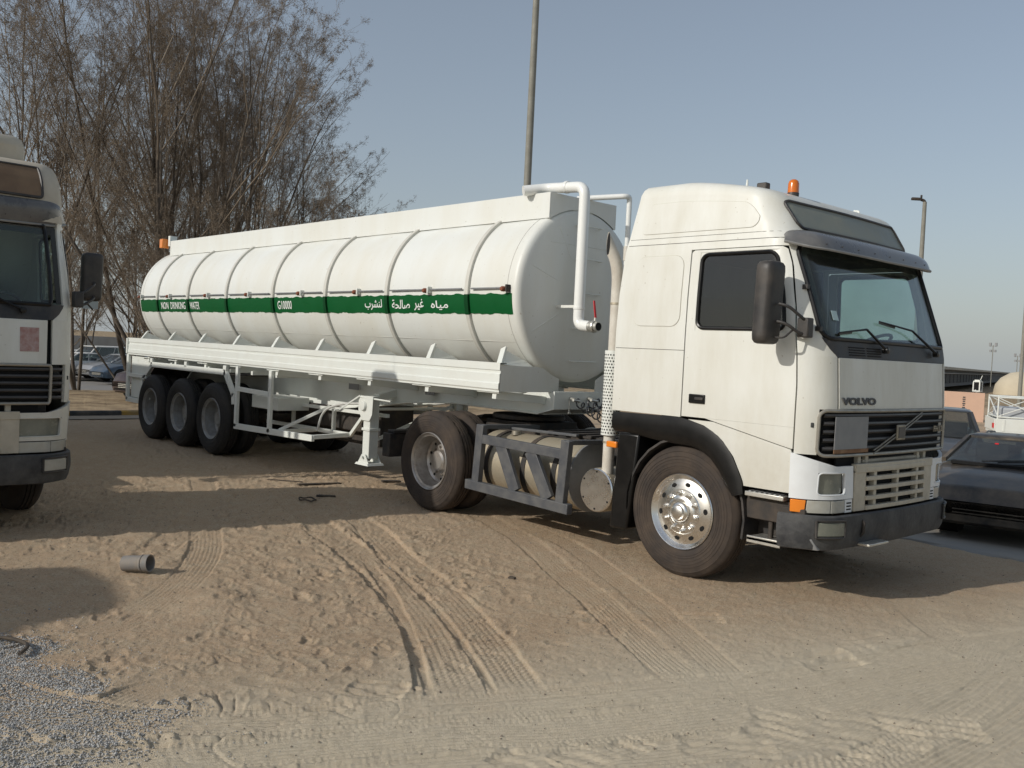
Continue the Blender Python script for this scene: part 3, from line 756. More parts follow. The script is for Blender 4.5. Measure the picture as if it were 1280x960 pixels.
    pl = MB(); pl.hexa([(1.06,.01,.425),(1.30,.12,.425),(1.30,.16,.43),(1.06,.05,.43),(1.10,.0,.48),(1.26,.07,.52),(1.26,.10,.52),(1.10,.03,.48)]); pl.build('torn_bumper_edge', M['plate_grey'], bo, bevel=.006)
    # ---- steps
    for far in (False, True):
        f_ = (lambda y: W_-y) if far else (lambda y: y)
        def bx2(mb, x0, x1, ya, yb, z0, z1):
            a_, b_ = sorted((f_(ya), f_(yb))); mb.box(x0, x1, a_, b_, z0, z1)
        s = MB(); bx2(s, .66, 1.03, -.005, .22, .795, .835); s.build('upper_step', M['alu_bright'], root, bevel=.006)
        st = MB()
        for k in range(7): bx2(st, .69+k*.048, .71+k*.048, .01, .2, .835, .842)
        st.build('step_tread', M['plate_grey'], root)
        s = MB(); bx2(s, .70, 1.02, .0, .24, .425, .455); bx2(s, .70, 1.02, .0, .012, .405, .465); s.build('lower_step', M['alu_bright'], root, bevel=.005)
        s = MB(); bx2(s, .64, 1.12, .06, .5, .60, .79); bx2(s, .98, 1.2, .05, .5, .45, .75); s.box(.85,.89,f_(.1)-.02,f_(.1)+.02,.45,.8); bx2(s, .60, 1.2, .25, .5, .43, 1.2); s.build('step_housing', M['chassis'], root, bevel=.01)
    # ---- mirrors
    for far in (False, True):
        if far and variant == 'main': continue
        s_ = -1 if not far else 1; yb_ = 0.0 if not far else W_; mo = empty('mirror', (0,0,0), 0, root)
        h = MB(); O = []
        for k in range(15):
            u = (1-math.cos(PI*k/14))/2; z = (2.075+.665*u) if variant == 'main' else (2.22+.49*u); e = max(0, abs(2*u-1)-.80)/.20; sc_ = max(0, 1-e**2.6)**.5*.42+.58 if e < 1 else .5
            tw = .02*(1-u); row = []
            for j in range(20):
                a_ = 2*PI*j/20; cx = math.copysign(abs(math.cos(a_))**.55, math.cos(a_)); cy = math.copysign(abs(math.sin(a_))**.6, math.sin(a_))
                row.append((.935-tw+.085*sc_*cx*(.9+.1*u), yb_+s_*(.225+(.125 if variant == 'main' else .10)*sc_*cy), z))
            O.append(row)
        h.grid([r_+[r_[0]] for r_ in O]); h.f.append(tuple(range(20))); h.f.append(tuple(range(14*21, 14*21+20)))
        h.build('mirror_housing', M['black'], mo, 50, merge=.0005)
        am = MB()
        am.tube(smoothpath([(1.02, yb_+s_*.22, 2.40), (1.10, yb_+s_*.20, 2.38), (1.16, yb_+s_*.08, 2.29), (1.17, yb_+s_*.02, 2.27)], .05), .013, 8)
        am.tube(smoothpath([(1.01, yb_+s_*.22, 2.26), (1.09, yb_+s_*.20, 2.24), (1.14, yb_+s_*.09, 2.17), (1.17, yb_+s_*.02, 2.17)], .05), .013, 8)
        am.tube(smoothpath([(1.0, yb_+s_*.22, 2.13), (1.07, yb_+s_*.2, 2.13), (1.10, yb_+s_*.12, 2.20)], .03), .009, 6)
        am.build('mirror_arm', M['black'], mo)
        bk = MB(); bk.box(1.10, 1.20, *sorted((yb_+s_*.07, yb_-s_*.02)), 2.14, 2.30); bk.build('mirror_bracket', M['black'], mo, bevel=.012)
        lg_ = MB(); lg_.box(.885, .895, *sorted((yb_+s_*.15, yb_+s_*.31)), 2.14, 2.67); lg_.build('mirror_glass', M['carglass_dark'], mo)
    # ---- beacon, horn, antenna
    bc = MB(); bc.lathe([(.0,.125),(.022,.122),(.040,.108),(.048,.085),(.050,.0)], (.585,.60,3.435), 'Z', 20); bcn = bc.build('beacon_lamp', M['beacon'], root, 40)
    bb_ = MB(); bb_.lathe([(.05,.0),(.052,-.005),(.05,-.03)], (.585,.60,3.44), 'Z', 20); bb_.build('beacon_base', M['black'], bcn)
    hn = MB(); hn.box(.40, .50, .30, .37, 3.435, 3.50); hn.build('roof_marker_lamp', M['black'], root, bevel=.012)
    an = MB(); an.cyl((.25,.38,3.50), (.25,.38,3.555), .012, 8, .008); an.tube(smoothpath([(.40,2.1,3.40),(.43,2.1,3.49),(.36,2.12,3.50)], .03), .012, 8); an.build('roof_antenna', M['frame_white'], root)
    if variant != 'main':
        ac = MB(); ac.box(-.10, .50, 1.3, 2.20, 3.50, 3.86); ac.build('roof_air_unit', M['roof_dirty'], root, bevel=.11)
        an = MB(); an.cyl((.42,2.17,3.4), (.40,2.20,4.05), .006, 6, .003); an.lathe([(0,.05),(.03,.04),(.04,0)], (.42,2.17,3.42), 'Z', 10); an.build('whip_antenna', M['black'], root)
    # ---- chassis, axles, coupling
    ch = MB()
    for yy in (.83, 1.60): ch.box(-4.75, 1.0, yy, yy+.07, .72, .98)
    for xx in (-4.6, -3.2, -2.2, -1.2, -.4, .6): ch.box(xx, xx+.1, .9, 1.6, .76, .95)
    ch.box(-.75, .9, .6, 1.9, .95, 1.38)
    ch.build('chassis_frame', M['chassis'], root, bevel=.006)
    ax = MB(); ax.cyl((0,.3,.5), (0,2.2,.5), .06, 12); ax.cyl((-3.753,.3,.55), (-3.753,2.2,.55), .10, 14); ax.lathe([(.05,-.3),(.2,-.16),(.24,0),(.2,.16),(.05,.3)], (-3.753,1.25,.55), 'Y', 20)
    ax.cyl((-3.6,1.25,.6), (-.5,1.25,.75), .05, 10); ax.build('axle', M['chassis'], root)
    sp = MB()
    for yy in (.74, 1.69):
        for k in range(4): sp.box(-3.753-.55+k*.08, -3.753+.55-k*.08, yy-.04, yy+.04, .66+k*.02, .679+k*.02)
        for k in range(4): sp.box(-.7+k*.1, .7-k*.1, yy-.04, yy+.04, .58+k*.02, .599+k*.02)
    sp.build('leaf_spring', M['chassis'], root)
    fw_ = MB(); fw_.lathe([(0,.0),(.45,.0),(.46,-.05),(.40,-.06)], (-3.35,1.25,1.14), 'Z', 28); fw_.box(-3.7,-2.9,.85,1.65,.98,1.07); fw_.hexa([(-3.75,.82,1.07),(-4.2,.82,.98),(-4.2,1.68,.98),(-3.75,1.68,1.07),(-3.7,.82,1.12),(-4.22,.82,1.01),(-4.22,1.68,1.01),(-3.7,1.68,1.12)])
    fw_.build('fifth_wheel', M['chassis'], root, bevel=.008)
    dk = MB(); dk.box(-2.6, -1.0, .82, 1.68, .985, 1.01)
    for k in range(7): dk.box(-2.5+k*.2, -2.42+k*.2, .75, 1.75, 1.01, 1.03)
    dk.build('catwalk', M['chassis'], root)
    # black mudguard halves above the drive wheels, tail lamp bracket
    for ya, yb in ((.0, .62), (W_-.62, W_)):
        tl = MB(); tl.box(-4.78, -4.62, ya+.05, yb-.08, .50, .80); tl.box(-4.75,-4.6,ya+.1,yb-.1,.8,.84); tl.build('tail_lamp_box', M['chassis'], root, bevel=.01)
    # wheels
    dusty = M['rubber_dusty']
    wheel(root, -.025, .03, 1, 'steer', .54, dusty, M['chrome']); wheel(root, -.025, W_-.03, -1, 'steer', .54, dusty, M['chrome'])
    wheel(root, -3.753, 0, 1, 'drive', .555, dusty, M['rim_silver']); wheel(root, -3.753, W_, -1, 'drive', .555, dusty, M['rim_silver'])
    bare_tyre(root, -3.753, .335, 1, 'drive', .555, dusty); bare_tyre(root, -3.753, W_-.335, -1, 'drive', .555, dusty)
    # ---- fuel tanks both sides
    for far in (False, True):
        f_ = (lambda y: W_-y) if far else (lambda y: y)
        yc = f_(.47); ft = MB()
        ft.lathe([(0,0),(.30,.0),(.345,.015),(.36,.04),(.36,1.50),(.345,1.525),(.30,1.54),(0,1.54)], (-3.05, yc, .63), 'X', 40)
        fo = ft.build('fuel_tank', M['alu'], root, 30)
        ec = MB(); ec.lathe([(.362,-.01),(.366,.0),(.362,.01),(.33,.02),(0,.035)], (-1.515, yc, .63), 'X', 40); ec.build('tank_end', M['plate_grey'], fo, 30)
        for xx in (-2.85, -2.25, -1.78):
            bd = MB(); bd.lathe([(.361,0),(.368,0),(.368,.07),(.361,.07)], (xx, yc, .63), 'X', 40); bd.build('tank_strap', M['chassis'], fo, 30)
        if not far:
            cp = MB(); cp.lathe([(0,.05),(.05,.045),(.055,.0)], (-2.62, yc-.1, .975), 'Z', 16); cp.build('tank_cap', M['badge'], fo)
            # steel side guard in front of the tank
            gd = MB(); Yg = -.005; w = .105
            gd.bar((-2.99, Yg, .395), (-1.37, Yg, .35), .08, w)
            gd.bar((-2.83, Yg, .40), (-2.78, Yg, 1.08), .07, .115, (1,0,0)); gd.bar((-1.50, Yg, .36), (-1.45, Yg, 1.04), .07, .115, (1,0,0))
            gd.bar((-2.80, Yg, .925), (-1.47, Yg, .895), .06, .10)
            gd.bar((-2.45, Yg, .90), (-2.18, Yg, .42), .05, .155); gd.bar((-1.98, Yg, .88), (-1.68, Yg, .41), .05, .155)
            gd.bar((-2.78, Yg, 1.06), (-2.78, .86, 1.04), .07, .05); gd.bar((-1.46, Yg, 1.02), (-1.44, .84, 1.0), .07, .05); gd.bar((-2.78, .42, 1.035), (-1.9, .62, 1.03), .06, .03)
            gd.build('side_guard', M['steelblue'], root, bevel=.006)
    # ---- silencer and exhaust stack
    ml = MB(); ml.lathe([(.19,.0),(.215,.012),(.22,.03),(.22,.72),(.0,.74)], (-1.08,.06,.585), 'Y', 36); mo = ml.build('silencer', M['alu'], root, 30)
    md = MB(); md.lathe([(0,-.008),(.205,-.008),(.215,.002),(.215,.012)], (-1.08,.055,.585), 'Y', 40); md.build('silencer_cover', M['chrome'], mo, 30)
    sc_ = MB()
    for k in range(6): a_ = 2*PI*k/6+.5; sc_.lathe([(0,-.006),(.010,-.004),(.011,.0)], (-1.08+.185*math.cos(a_), .046, .585+.185*math.sin(a_)), 'Y', 6)
    sc_.build('cover_bolts', M['hole'], mo)
    ex = MB(); bd_ = Vector((-.5, -.87, 0)).normalized(); ax0 = Vector((-1.0, .12, 0))
    ex.tube(smoothpath([(-1.0,.12,.76),(-1.0,.12,2.70),tuple(ax0+bd_*.03+Vector((0,0,2.86))),tuple(ax0+bd_*.11+Vector((0,0,3.0)))], .22, 8), .058, 20, cap=False)
    dcut = (bd_*.08+Vector((0,0,.14))).normalized(); mouth = []
    for i_ in range(len(ex.v)-20, len(ex.v)):
        p = Vector(ex.v[i_]); p = p+dcut*((.115-(p-ax0).dot(bd_))/dcut.dot(bd_)); ex.v[i_] = tuple(p); mouth.append(p)
    ex_o = ex.build('exhaust_stack', M['frame_grimy'], root, 60)
    ei = MB(); mc = sum(mouth, Vector())/20; ei.add([tuple(mc+(p-mc)*.92-bd_*.003) for p in mouth], [tuple(range(20))]); ei.build('stack_mouth', M['hole'], ex_o, 0)
    cl = MB()
    for z in (1.06, 2.42): cl.lathe([(.058,0),(.063,0),(.063,.02),(.058,.02)], (-1.0,.12,z), 'Z', 20)
    cl.build('stack_clamp', M['alu'], ex_o)
    gs = MB(); gs.lathe([(.084,.0),(.087,.0),(.087,.83),(.084,.83)], (-1.0,.12,1.14), 'Z', 28, close=True); go2 = gs.build('perforated_guard', M['frame_white'], root, 60)
    hl = MB()
    for i in range(26):
        for j in range(14):
            a_ = math.radians(150+j*19+(i % 2)*9.5); z = 1.165+i*.0305; c_ = Vector((-1.0+.0882*math.cos(a_), .12+.0882*math.sin(a_), z)); t_ = Vector((-math.sin(a_), math.cos(a_), 0))*.0085; u_ = Vector((0,0,.0085))
            hl.add([c_+t_*math.cos(b_)+u_*math.sin(b_) for b_ in [2*PI*q/6 for q in range(6)]], [tuple(range(6))])
    ho2 = hl.build('guard_holes', M['hole'], go2, 0); ho2['kind'] = 'stuff'
    om = MB(); om.box(-.93, -.80, -.005, .03, 1.035, 1.095); om.build('side_marker_lamp', M['orange'], root, bevel=.01)
    # coiled air lines between cab and trailer
    hs_ = MB(); random.seed(5)
    for q, (y_, x0, z0) in enumerate(((1.15,-2.0,1.28),(1.35,-1.9,1.30),(1.5,-1.8,1.33))):
        pts = []
        for k in range(150):
            u = k/149; a_ = k*.75; x = -2.45+(1.5*u); z = 1.36-.22*math.sin(PI*u); pts.append((x, y_+.045*math.cos(a_), z+.045*math.sin(a_)))
        hs_.tube(pts, .009, 5)
    hs_.build('air_hose', M['hose'], root, 60)
    return root
M['cab_seam_soft'] = pmat('soft_panel_edge', (.42,.40,.32), .6)
M['carglass_dark'] = pmat('mirror_glass', (.25,.27,.28), .05, metal=1)
M['frame_grimy'] = pmat('grimy_white_pipe', (.62,.59,.52), .45, dirt=(.38,.33,.26), dirt_amt=.7, dscale=6)
# ================================================================== tanker semi-trailer
TC = (1.27, 2.60); TR = 1.02
X0, X1 = -13.55, -2.66
RIBS = (-12.70,-11.32,-9.78,-8.18,-6.63,-5.10,-3.45)
def ring(x, r, n=96, dy=0): return [(x, TC[0]+dy-r*math.cos(2*PI*k/n), TC[1]+r*math.sin(2*PI*k/n)) for k in range(n)]
def arc_band(mb, xa, xb, r0, r1, a0, a1, n=48):
    """band round the barrel; angle 0 = near side, 90 = top"""
    O = []; I = []
    for k in range(n+1):
        a = math.radians(a0+(a1-a0)*k/n); c, s_ = math.cos(a), math.sin(a)
        O.append([(xa, TC[0]-r1*c, TC[1]+r1*s_), (xb, TC[0]-r1*c, TC[1]+r1*s_)]); I.append([(xa, TC[0]-r0*c, TC[1]+r0*s_), (xb, TC[0]-r0*c, TC[1]+r0*s_)])
    mb.slab(O, I)
def on_tank(x, z, off):
    s_ = (z-TC[1])/TR; s_ = max(-1, min(1, s_)); a = math.asin(s_)
    return (x, TC[0]-(TR+off)*math.cos(a), TC[1]+(TR+off)*math.sin(a))
def trailer(root, lettering=True):
    wht = M['tank_white']; fr = M['frame_white']
    random.seed(3)
    t = MB(); xs = [X0+(X1-X0)*k/44 for k in range(45)]
    G = []
    for x in xs:
        d = min(abs(x-r) for r in RIBS); w_ = .006*min(1, d/.5)
        G.append(ring(x, TR-.004+w_))
    t.grid([g+[g[0]] for g in G]); barrel = t.build('tank_barrel', wht, root, 60, merge=.0004)
    h = MB(); prof = [(TR+.003,-.03),(TR+.004,.0),(TR+.001,.022),(TR-.010,.045),(TR-.030,.064),(TR-.060,.076),(.90,.084),(.80,.092),(.65,.101),(.45,.110),(.22,.115),(.0,.117)]
    h.grid([(lambda g: g+[g[0]])(ring(X1+a, max(r, .001))) for r, a in prof]); h.build('front_head', wht, root, 60, merge=.0004)
    h = MB(); h.grid([(lambda g: g+[g[0]])(ring(X0-a, max(r, .001))) for r, a in prof]); h.build('rear_head', wht, root, 60, merge=.0004)
    # radial press creases on the front head
    cr = MB()
    for an in (62, 20, -30):
        a = math.radians(an); pts = []
        for r, q in ((.30,.1135),(.5,.108),(.7,.098),(.85,.088),(.93,.081)): pts.append((X1+q+.001, TC[0]-r*math.cos(a), TC[1]+r*math.sin(a)))
        cr.tube([(p[0]-.010, p[1], p[2]) for p in pts], [.008,.012,.014,.014,.008], 10)
    cr.tube([(X1+.092+.012*math.sin(PI*k/10), TC[0]-.55+.11*k, 3.19) for k in range(11)], .004, 5)
    cr.build('head_crease', wht, root, 60)
    # stripe with a hand painted edge
    st = MB(); O = []; I = []; n_ = 240
    for k in range(n_+1):
        x = X0+.01+(X1-.02-X0)*k/n_; top = 2.562+.006*math.sin(k*.9)+random.uniform(-.006,.006); bot = 2.335+.005*math.sin(k*.7+1)+random.uniform(-.007,.007)
        O.append([on_tank(x, bot+(top-bot)*j/4, .006) for j in range(5)]); I.append([on_tank(x, bot+(top-bot)*j/4, -.004) for j in range(5)])
    st.slab(O, I); stripe = st.build('green_stripe', M['green'], barrel, 60)
    for x in RIBS:
        sb = MB(); arc_band(sb, x-.0345, x+.0345, TR+.002, TR+.0355, -15.2+random.uniform(-.3,.3), -2.1+random.uniform(-.2,.2), 8); sb.build('stripe_band', M['green_dark'], stripe, 40, bevel=.004)
    if lettering:
        def pl(x0, z0):
            return lambda u, v, e: on_tank(x0+u, z0+v, .0085+e)
        for nm, x0, x1, z0, z1 in (('NON', -12.55,-12.36+.0,2.375,2.525),):
            pass
        def T(txt, x0, x1, z0, z1, bold=.006): fit_text('lettering', txt, M['letter'], stripe, pl(x0, z0), x1-x0, z1-z0, .003, bold)
        T('NON', -12.53, -12.20, 2.385, 2.512); T('DRINKING', -12.10, -11.44, 2.385, 2.512); T('WATER', -11.24, -10.85, 2.383, 2.510)
        T('G10000', -8.03, -7.60, 2.385, 2.510)
        # Arabic presentation forms, stored left to right
        def AR(chars, x0, x1, z0, z1): T(''.join(chars), x0, x1, z0, z1, .010)
        AR('\uFE8F\uFEAE\uFEB8\uFEE8\uFEDF', -5.62, -5.22, 2.375, 2.515)
        AR('\uFE94\uFEA4\uFEDF\uFE8E\uFEBB', -4.99, -4.60, 2.390, 2.508)
        AR('\uFEAE\uFEF4\uFECF', -4.51, -4.31, 2.372, 2.512)
        AR('\uFEE9\uFE8E\uFEF4\uFEE3', -4.16, -3.82, 2.378, 2.490)
    # weld bands
    for x in RIBS:
        b = MB(); arc_band(b, x-.032, x+.032, TR-.01, TR+.032, -66, 64); b.build('weld_band', M['band_white'], root, 40, bevel=.006)
    b = MB(); arc_band(b, X1-.10, X1-.094, TR, TR+.005, -80, 80); arc_band(b, X0+.10, X0+.106, TR, TR+.005, -80, 80); b.build('weld_seam', M['band'], root, 30)
    b = MB(); b.tube([on_tank(X0+.1+(X1-X0-.2)*k/30, 2.02, .001) for k in range(31)], .003, 4); b.build('long_seam', M['band'], root, 60)
    # top box
    tb = MB()
    zt = 3.755
    for ya, yb in ((.70,.712),(1.828,1.84)): tb.box(-13.30, -2.60, ya, yb, 3.46, zt)
    tb.box(-13.30, -2.612, .712, 1.828, 3.60, 3.61)
    bx = tb.build('top_box', wht, root, bevel=.003)
    fp = MB(); n_ = 16; pts = [(.713, zt)]+[(1.827, zt)]+[(1.827, 3.49)]
    arc = []
    for k in range(n_+1):
        y = 1.827-(1.827-.713)*k/n_; arc.append((y, TC[1]+math.sqrt(max(0, (TR+.003)**2-(y-TC[0])**2))-.006))
    fp.prism([(.713, zt-.002), (1.827, zt-.002)]+arc, 'X', -2.601, -2.613); fp.build('box_front', wht, bx, 0)
    rp = MB(); rp.prism([(.713, zt-.002), (1.827, zt-.002)]+arc, 'X', -13.30, -13.29); rp.build('box_rear', wht, bx, 0)
    for k in range(4):
        x = -4.2-2.6*k; m_ = MB(); m_.lathe([(0,.07),(.24,.07),(.25,.05),(.25,0)], (x, 1.27, 3.61), 'Z', 28); m_.build('manhole', wht, bx)
    # conduit with side lamps
    for far in (False, True):
        f_ = (lambda y: 2*TC[0]-y) if far else (lambda y: y)
        c = MB(); edges = (X0,)+RIBS+(X1+.0,)
        for a, b2 in zip(edges[:-1], edges[1:]): c.cyl((a+.09, f_(.225), 2.625), (b2-.09, f_(.225), 2.625), .011, 6)
        cd = c.build('lamp_conduit', M['plate_grey'], root)
        for x in (-13.45,-12.10,-10.48,-8.96,-7.30,-5.79,-4.21,-2.76):
            br = MB(); ya = sorted((f_(.255), f_(.185))); br.box(x+.035, x+.06, ya[0], ya[1], 2.58, 2.66); bro = br.build('lamp_bracket', M['chassis'] if x > -3 else fr, root, bevel=.004)
            lp = MB(); lp.lathe([(0,.03),(.022,.028),(.030,.015),(.032,-.02)], (x, f_(.185), 2.61), 'Y', 12, 1 if far else -1); lp.build('side_lamp', M['lamp_dull'], bro)
    # overflow pipes
    p = MB(); p.tube(smoothpath([(-2.95,.60,3.78),(-2.80,.86,3.835),(-2.21,.86,3.80),(-2.21,.86,2.245),(-2.03,.86,2.232)], .12, 8), .062, 20); po = p.build('overflow_pipe', M['fresh_white_pipe'], root, 60)
    q = MB(); q.lathe([(.066,0),(.072,.01),(.072,.04),(.066,.05)], (-2.52,.86,3.82), 'X', 20); q.lathe([(.064,0),(.068,.005),(.068,.03)], (-2.21,.86,2.42), 'Z', 20); q.build('pipe_collar', M['fresh_white_pipe'], po)
    q = MB(); q.cyl((-2.04,.86,2.232), (-1.95,.86,2.232), .060, 20); q.lathe([(.065,0),(.07,.01),(.07,.035),(.065,.045)], (-1.99,.86,2.232), 'X', 20); q.cyl((-1.94,.86,2.232),(-1.90,.86,2.232),.055,16); q.cyl((-1.955,.86,2.27),(-1.955,.86,2.33),.015,8); vo = q.build('ball_valve', M['alu_bright'], po)
    q = MB(); q.cyl((-1.901,.86,2.232), (-1.896,.86,2.232), .045, 16); q.build('valve_mouth', M['hole'], vo)
    q = MB(); q.bar((-1.955,.87,2.32), (-1.985,.86,2.52), .028, .012, (1,0,0)); q.build('valve_handle', M['red'], vo, bevel=.004)
    q = MB(); q.box(-2.6,-2.2,.835,.865,2.44,2.47); q.build('pipe_bracket', wht, po)
    p = MB(); p.tube(smoothpath([(-2.75,1.30,3.775),(-2.24,1.58,3.80),(-2.24,1.66,3.80),(-2.24,1.66,3.0)], .06, 6), .032, 14); p2 = p.build('vent_pipe', M['fresh_white_pipe'], root, 60)
    q = MB(); q.cyl((-2.24,1.66,3.05),(-2.24,1.66,3.22),.042,12); q.cyl((-2.24,1.66,1.5),(-2.24,1.66,3.05),.028,10); q.build('vent_joint', M['frame_grimy'], p2)
    # ladder rungs
    for z in (3.42, 3.03, 2.63, 2.22, 1.83):
        r_ = math.sqrt(max(0, (z-TC[1])**2+.2**2)); dome = lin(min(1, r_), [(0,.117),(.5,.108),(.85,.088),(.93,.081),(1.02,.03)])
        rg = MB(); xb_ = X1+dome-.02; rg.tube(smoothpath([(xb_,1.12,z),(xb_+.10,1.12,z),(xb_+.10,1.50,z),(xb_,1.50,z)], .02, 3), .009, 8)
        rg.build('ladder_rung', fr, root)
    # tail lamp on top
    tl = MB(); tl.box(-13.60,-13.46,.60,.74,3.62,3.80); tlo = tl.build('top_lamp', M['orange'], root, bevel=.01)
    q = MB(); q.box(-13.41,-13.32,.70,.84,3.66,3.86); q.bar((-13.5,.8,3.62),(-13.34,.8,3.45),.02,.02); q.bar((-13.52,.8,3.60),(-13.30,.8,3.60),.02,.02); q.build('lamp_shield', fr, tlo)
    # side beams: pressed channel profile
    for far in (False, True):
        y = 0.045
        prof = [(y+.10,1.78),(y,1.78),(y-.0,1.70),(y+.022,1.685),(y+.022,1.675),(y,1.655),(y-.0,1.565),(y-.0,1.56),(y-.012,1.55),(y-.012,1.49),(y,1.475),(y,1.455),(y+.07,1.455),(y+.07,1.47),(y+.014,1.475),(y+.012,1.765),(y+.10,1.768)]
        sb_ = MB(); pr = [((W_-a) if far else a, b-.0) for a, b in prof]
        n_ = len(pr); vs = [(-13.60, a, b+.03) for a, b in pr]+[(-2.585, a, b-.0) for a, b in pr]
        sb_.add(vs, [(i, (i+1) % n_, n_+(i+1) % n_, n_+i) for i in range(n_)])
        so_ = sb_.build('side_beam', fr, root, 20)
        f_ = (lambda v: W_-v) if far else (lambda v: v)
        # brackets under the beam
        for k in range(9):
            x = -12.9+k*1.24; b = MB()
            b.hexa([(x,f_(.06),1.44),(x+.38,f_(.06),1.44),(x+.38,f_(.10),1.44),(x,f_(.10),1.44),(x,f_(.06),1.455),(x+.38,f_(.06),1.455),(x+.38,f_(.10),1.455),(x,f_(.10),1.455)])
            b.bar((x+.28, f_(.08), 1.42), (x+.28, f_(.86), 1.36), .07, .09)
            b.build('outrigger', fr, root, bevel=.004)
        for k in range(9):
            x = -2.78-1.31*k; gsx = MB()
            a = Vector((x+.10, f_(.12), 1.76)); c = Vector((x-.06, f_(.32), 1.945)); n2 = Vector((0, (c-a).z, abs((c-a).y))); 
            gsx.bar(a, c, .075, .03, (0, -(1 if not far else -1)*.8, .55))
            gsx.hexa([tuple(a+Vector((-.035,0,0))), tuple(a+Vector((.035,0,0))), (x+.07+.065,f_(.62),1.74), (x+.07-.0,f_(.62),1.74), tuple(c+Vector((-.035,0,-.02))), tuple(c+Vector((.035,0,-.02))), (x+.0+.035,f_(.60),1.80), (x-.035,f_(.60),1.80)])
            gsx.build('saddle_gusset', fr, root, bevel=.003)
        # flat deck between beam and barrel underside
    dk = MB(); dk.hexa([(-13.55,.40,1.66),(-2.66,.40,1.63),(-2.66,.86,1.50),(-13.55,.86,1.53),(-13.55,.40,1.67),(-2.66,.40,1.64),(-2.66,.86,1.51),(-13.55,.86,1.54)])
    # front bulkhead plates
    fpl = MB(); circ = [(TC[0]-(TR+.004)*math.cos(a), TC[1]+(TR+.004)*math.sin(a)) for a in [math.radians(-v) for v in range(58, 78, 4)]]
    fpl.prism([(.058,1.75),(.058,1.46),(.98,1.46),(.98,1.62)]+[(y,z) for y,z in circ[::-1] if y < .98][0:]+[(.62,1.75)], 'X', -2.60, -2.59)
    fpl.build('front_bulkhead', wht, root, 0); fpl = MB()
    fpl.prism([(W_-.058,1.75),(W_-.058,1.46),(1.61,1.46),(1.61,1.61),(W_-.62,1.75)], 'X', -2.60, -2.59)
    fpl.build('front_bulkhead', wht, root, 0)
    # chassis rails
    for yy, s_ in ((.86, 1), (1.64, -1)):
        rl = MB(); top = 1.40
        bot = [(-13.4,1.02),(-12.6,.93),(-8.0,.90),(-7.0,.93),(-6.2,1.02),(-5.3,1.14),(-4.3,1.21),(-2.75,1.20),(-2.48,1.27)]
        poly = [(x, z) for x, z in bot]+[(-2.48, 1.46), (-2.9, 1.46), (-3.1, top), (-13.4, top)]
        rl.prism(poly, 'Y', yy, yy+.014)
        O = []; I = []
        for x, z in bot[:-1]: O.append([(x, yy-.07, z-.008), (x, yy+.085, z-.008)]); I.append([(x, yy-.07, z+.012), (x, yy+.085, z+.012)])
        rl.slab(O, I)
        rl.box(-13.4, -3.1, yy-.08, yy+.095, top, top+.018)
        rl.build('chassis_rail', fr, root, 20, bevel=.003)
    nz = MB(); nz.hexa([(-2.49,.79,1.27),(-2.46,.79,1.27),(-2.46,1.71,1.27),(-2.49,1.71,1.27),(-2.49,.79,1.475),(-2.46,.79,1.475),(-2.46,1.71,1.475),(-2.49,1.71,1.475)])
    nz.hexa([(-2.75,.79,1.19),(-2.46,.79,1.268),(-2.46,1.71,1.268),(-2.75,1.71,1.19),(-2.75,.79,1.205),(-2.47,.79,1.28),(-2.47,1.71,1.28),(-2.75,1.71,1.205)])
    nz.box(-4.3,-2.7,.87,1.64,1.19,1.21); nzo = nz.build('nose_plate', fr, root, bevel=.004)
    cpn = MB()
    for y_ in (1.05, 1.35):
        cpn.cyl((-2.46,y_,1.40),(-2.36,y_-.02,1.385),.02,10); cpn.cyl((-2.36,y_-.05,1.385),(-2.36,y_+.06,1.37),.016,8)
    cpn.cyl((-2.44,1.02,1.38),(-2.44,1.02,1.24),.006,6); cpn.lathe([(0,.02),(.018,.01),(.018,-.01),(0,-.02)], (-2.44,1.02,1.23), 'Z', 8)
    cpn.build('air_coupling', M['alu_bright'], nzo)
    for k in range(14): x = -13.3+k*.78; xm = MB(); xm.box(x, x+.08, .874, 1.64, 1.24, 1.39); xm.build('cross_member', fr, root)
    for k in range(8): x = -13.2+k*.78; xm = MB(); xm.box(x, x+.06, .10, .78, 1.34, 1.40); xm.build('side_bearer', fr, root)
    # kingpin coupler
    kp = MB(); kp.cyl((-3.35,1.25,1.10),(-3.35,1.25,1.2),.045,12); kp.build('kingpin', M['chassis'], root)
    # rear mud panels and wheel arch frame
    for far in (False, True):
        f_ = (lambda v: W_-v) if far else (lambda v: v)
        Y = f_(.06)
        wf = MB()
        def b_(x0, z0, x1, z1, w=.07, d=.05, yy=None):
            yv = Y if yy is None else yy
            wf.bar((x0, yv, z0), (x1, yv, z1), d, w)
        b_(-13.56, 1.50, -13.56, .60, .10); b_(-13.60, .605, -12.84, .605, .09); b_(-13.52, 1.09, -12.62, 1.09, .075); 
        b_(-12.86, .62, -12.79, 1.05, .075); b_(-12.80, 1.02, -12.36, 1.335, .075); b_(-12.40, 1.335, -9.28, 1.34, .095); b_(-9.33, 1.36, -8.98, .98, .10); b_(-9.0, 1.02, -8.98, .84, .09)
        b_(-12.38, 1.45, -12.38, 1.34, .10); b_(-10.85, 1.45, -10.85, 1.36, .10); b_(-9.32, 1.45, -9.32, 1.36, .11)
        fo = wf.build('wheel_arch_frame', fr, root, bevel=.005)
        rp_ = MB(); ya = sorted((f_(.10), f_(.112))); rp_.box(-13.50, -12.55, ya[0], ya[1], .66, 1.46); rp_.box(-12.5,-10.9,*sorted((f_(.56),f_(.57))),1.30,1.42); rp_.build('rear_panel', fr, root)
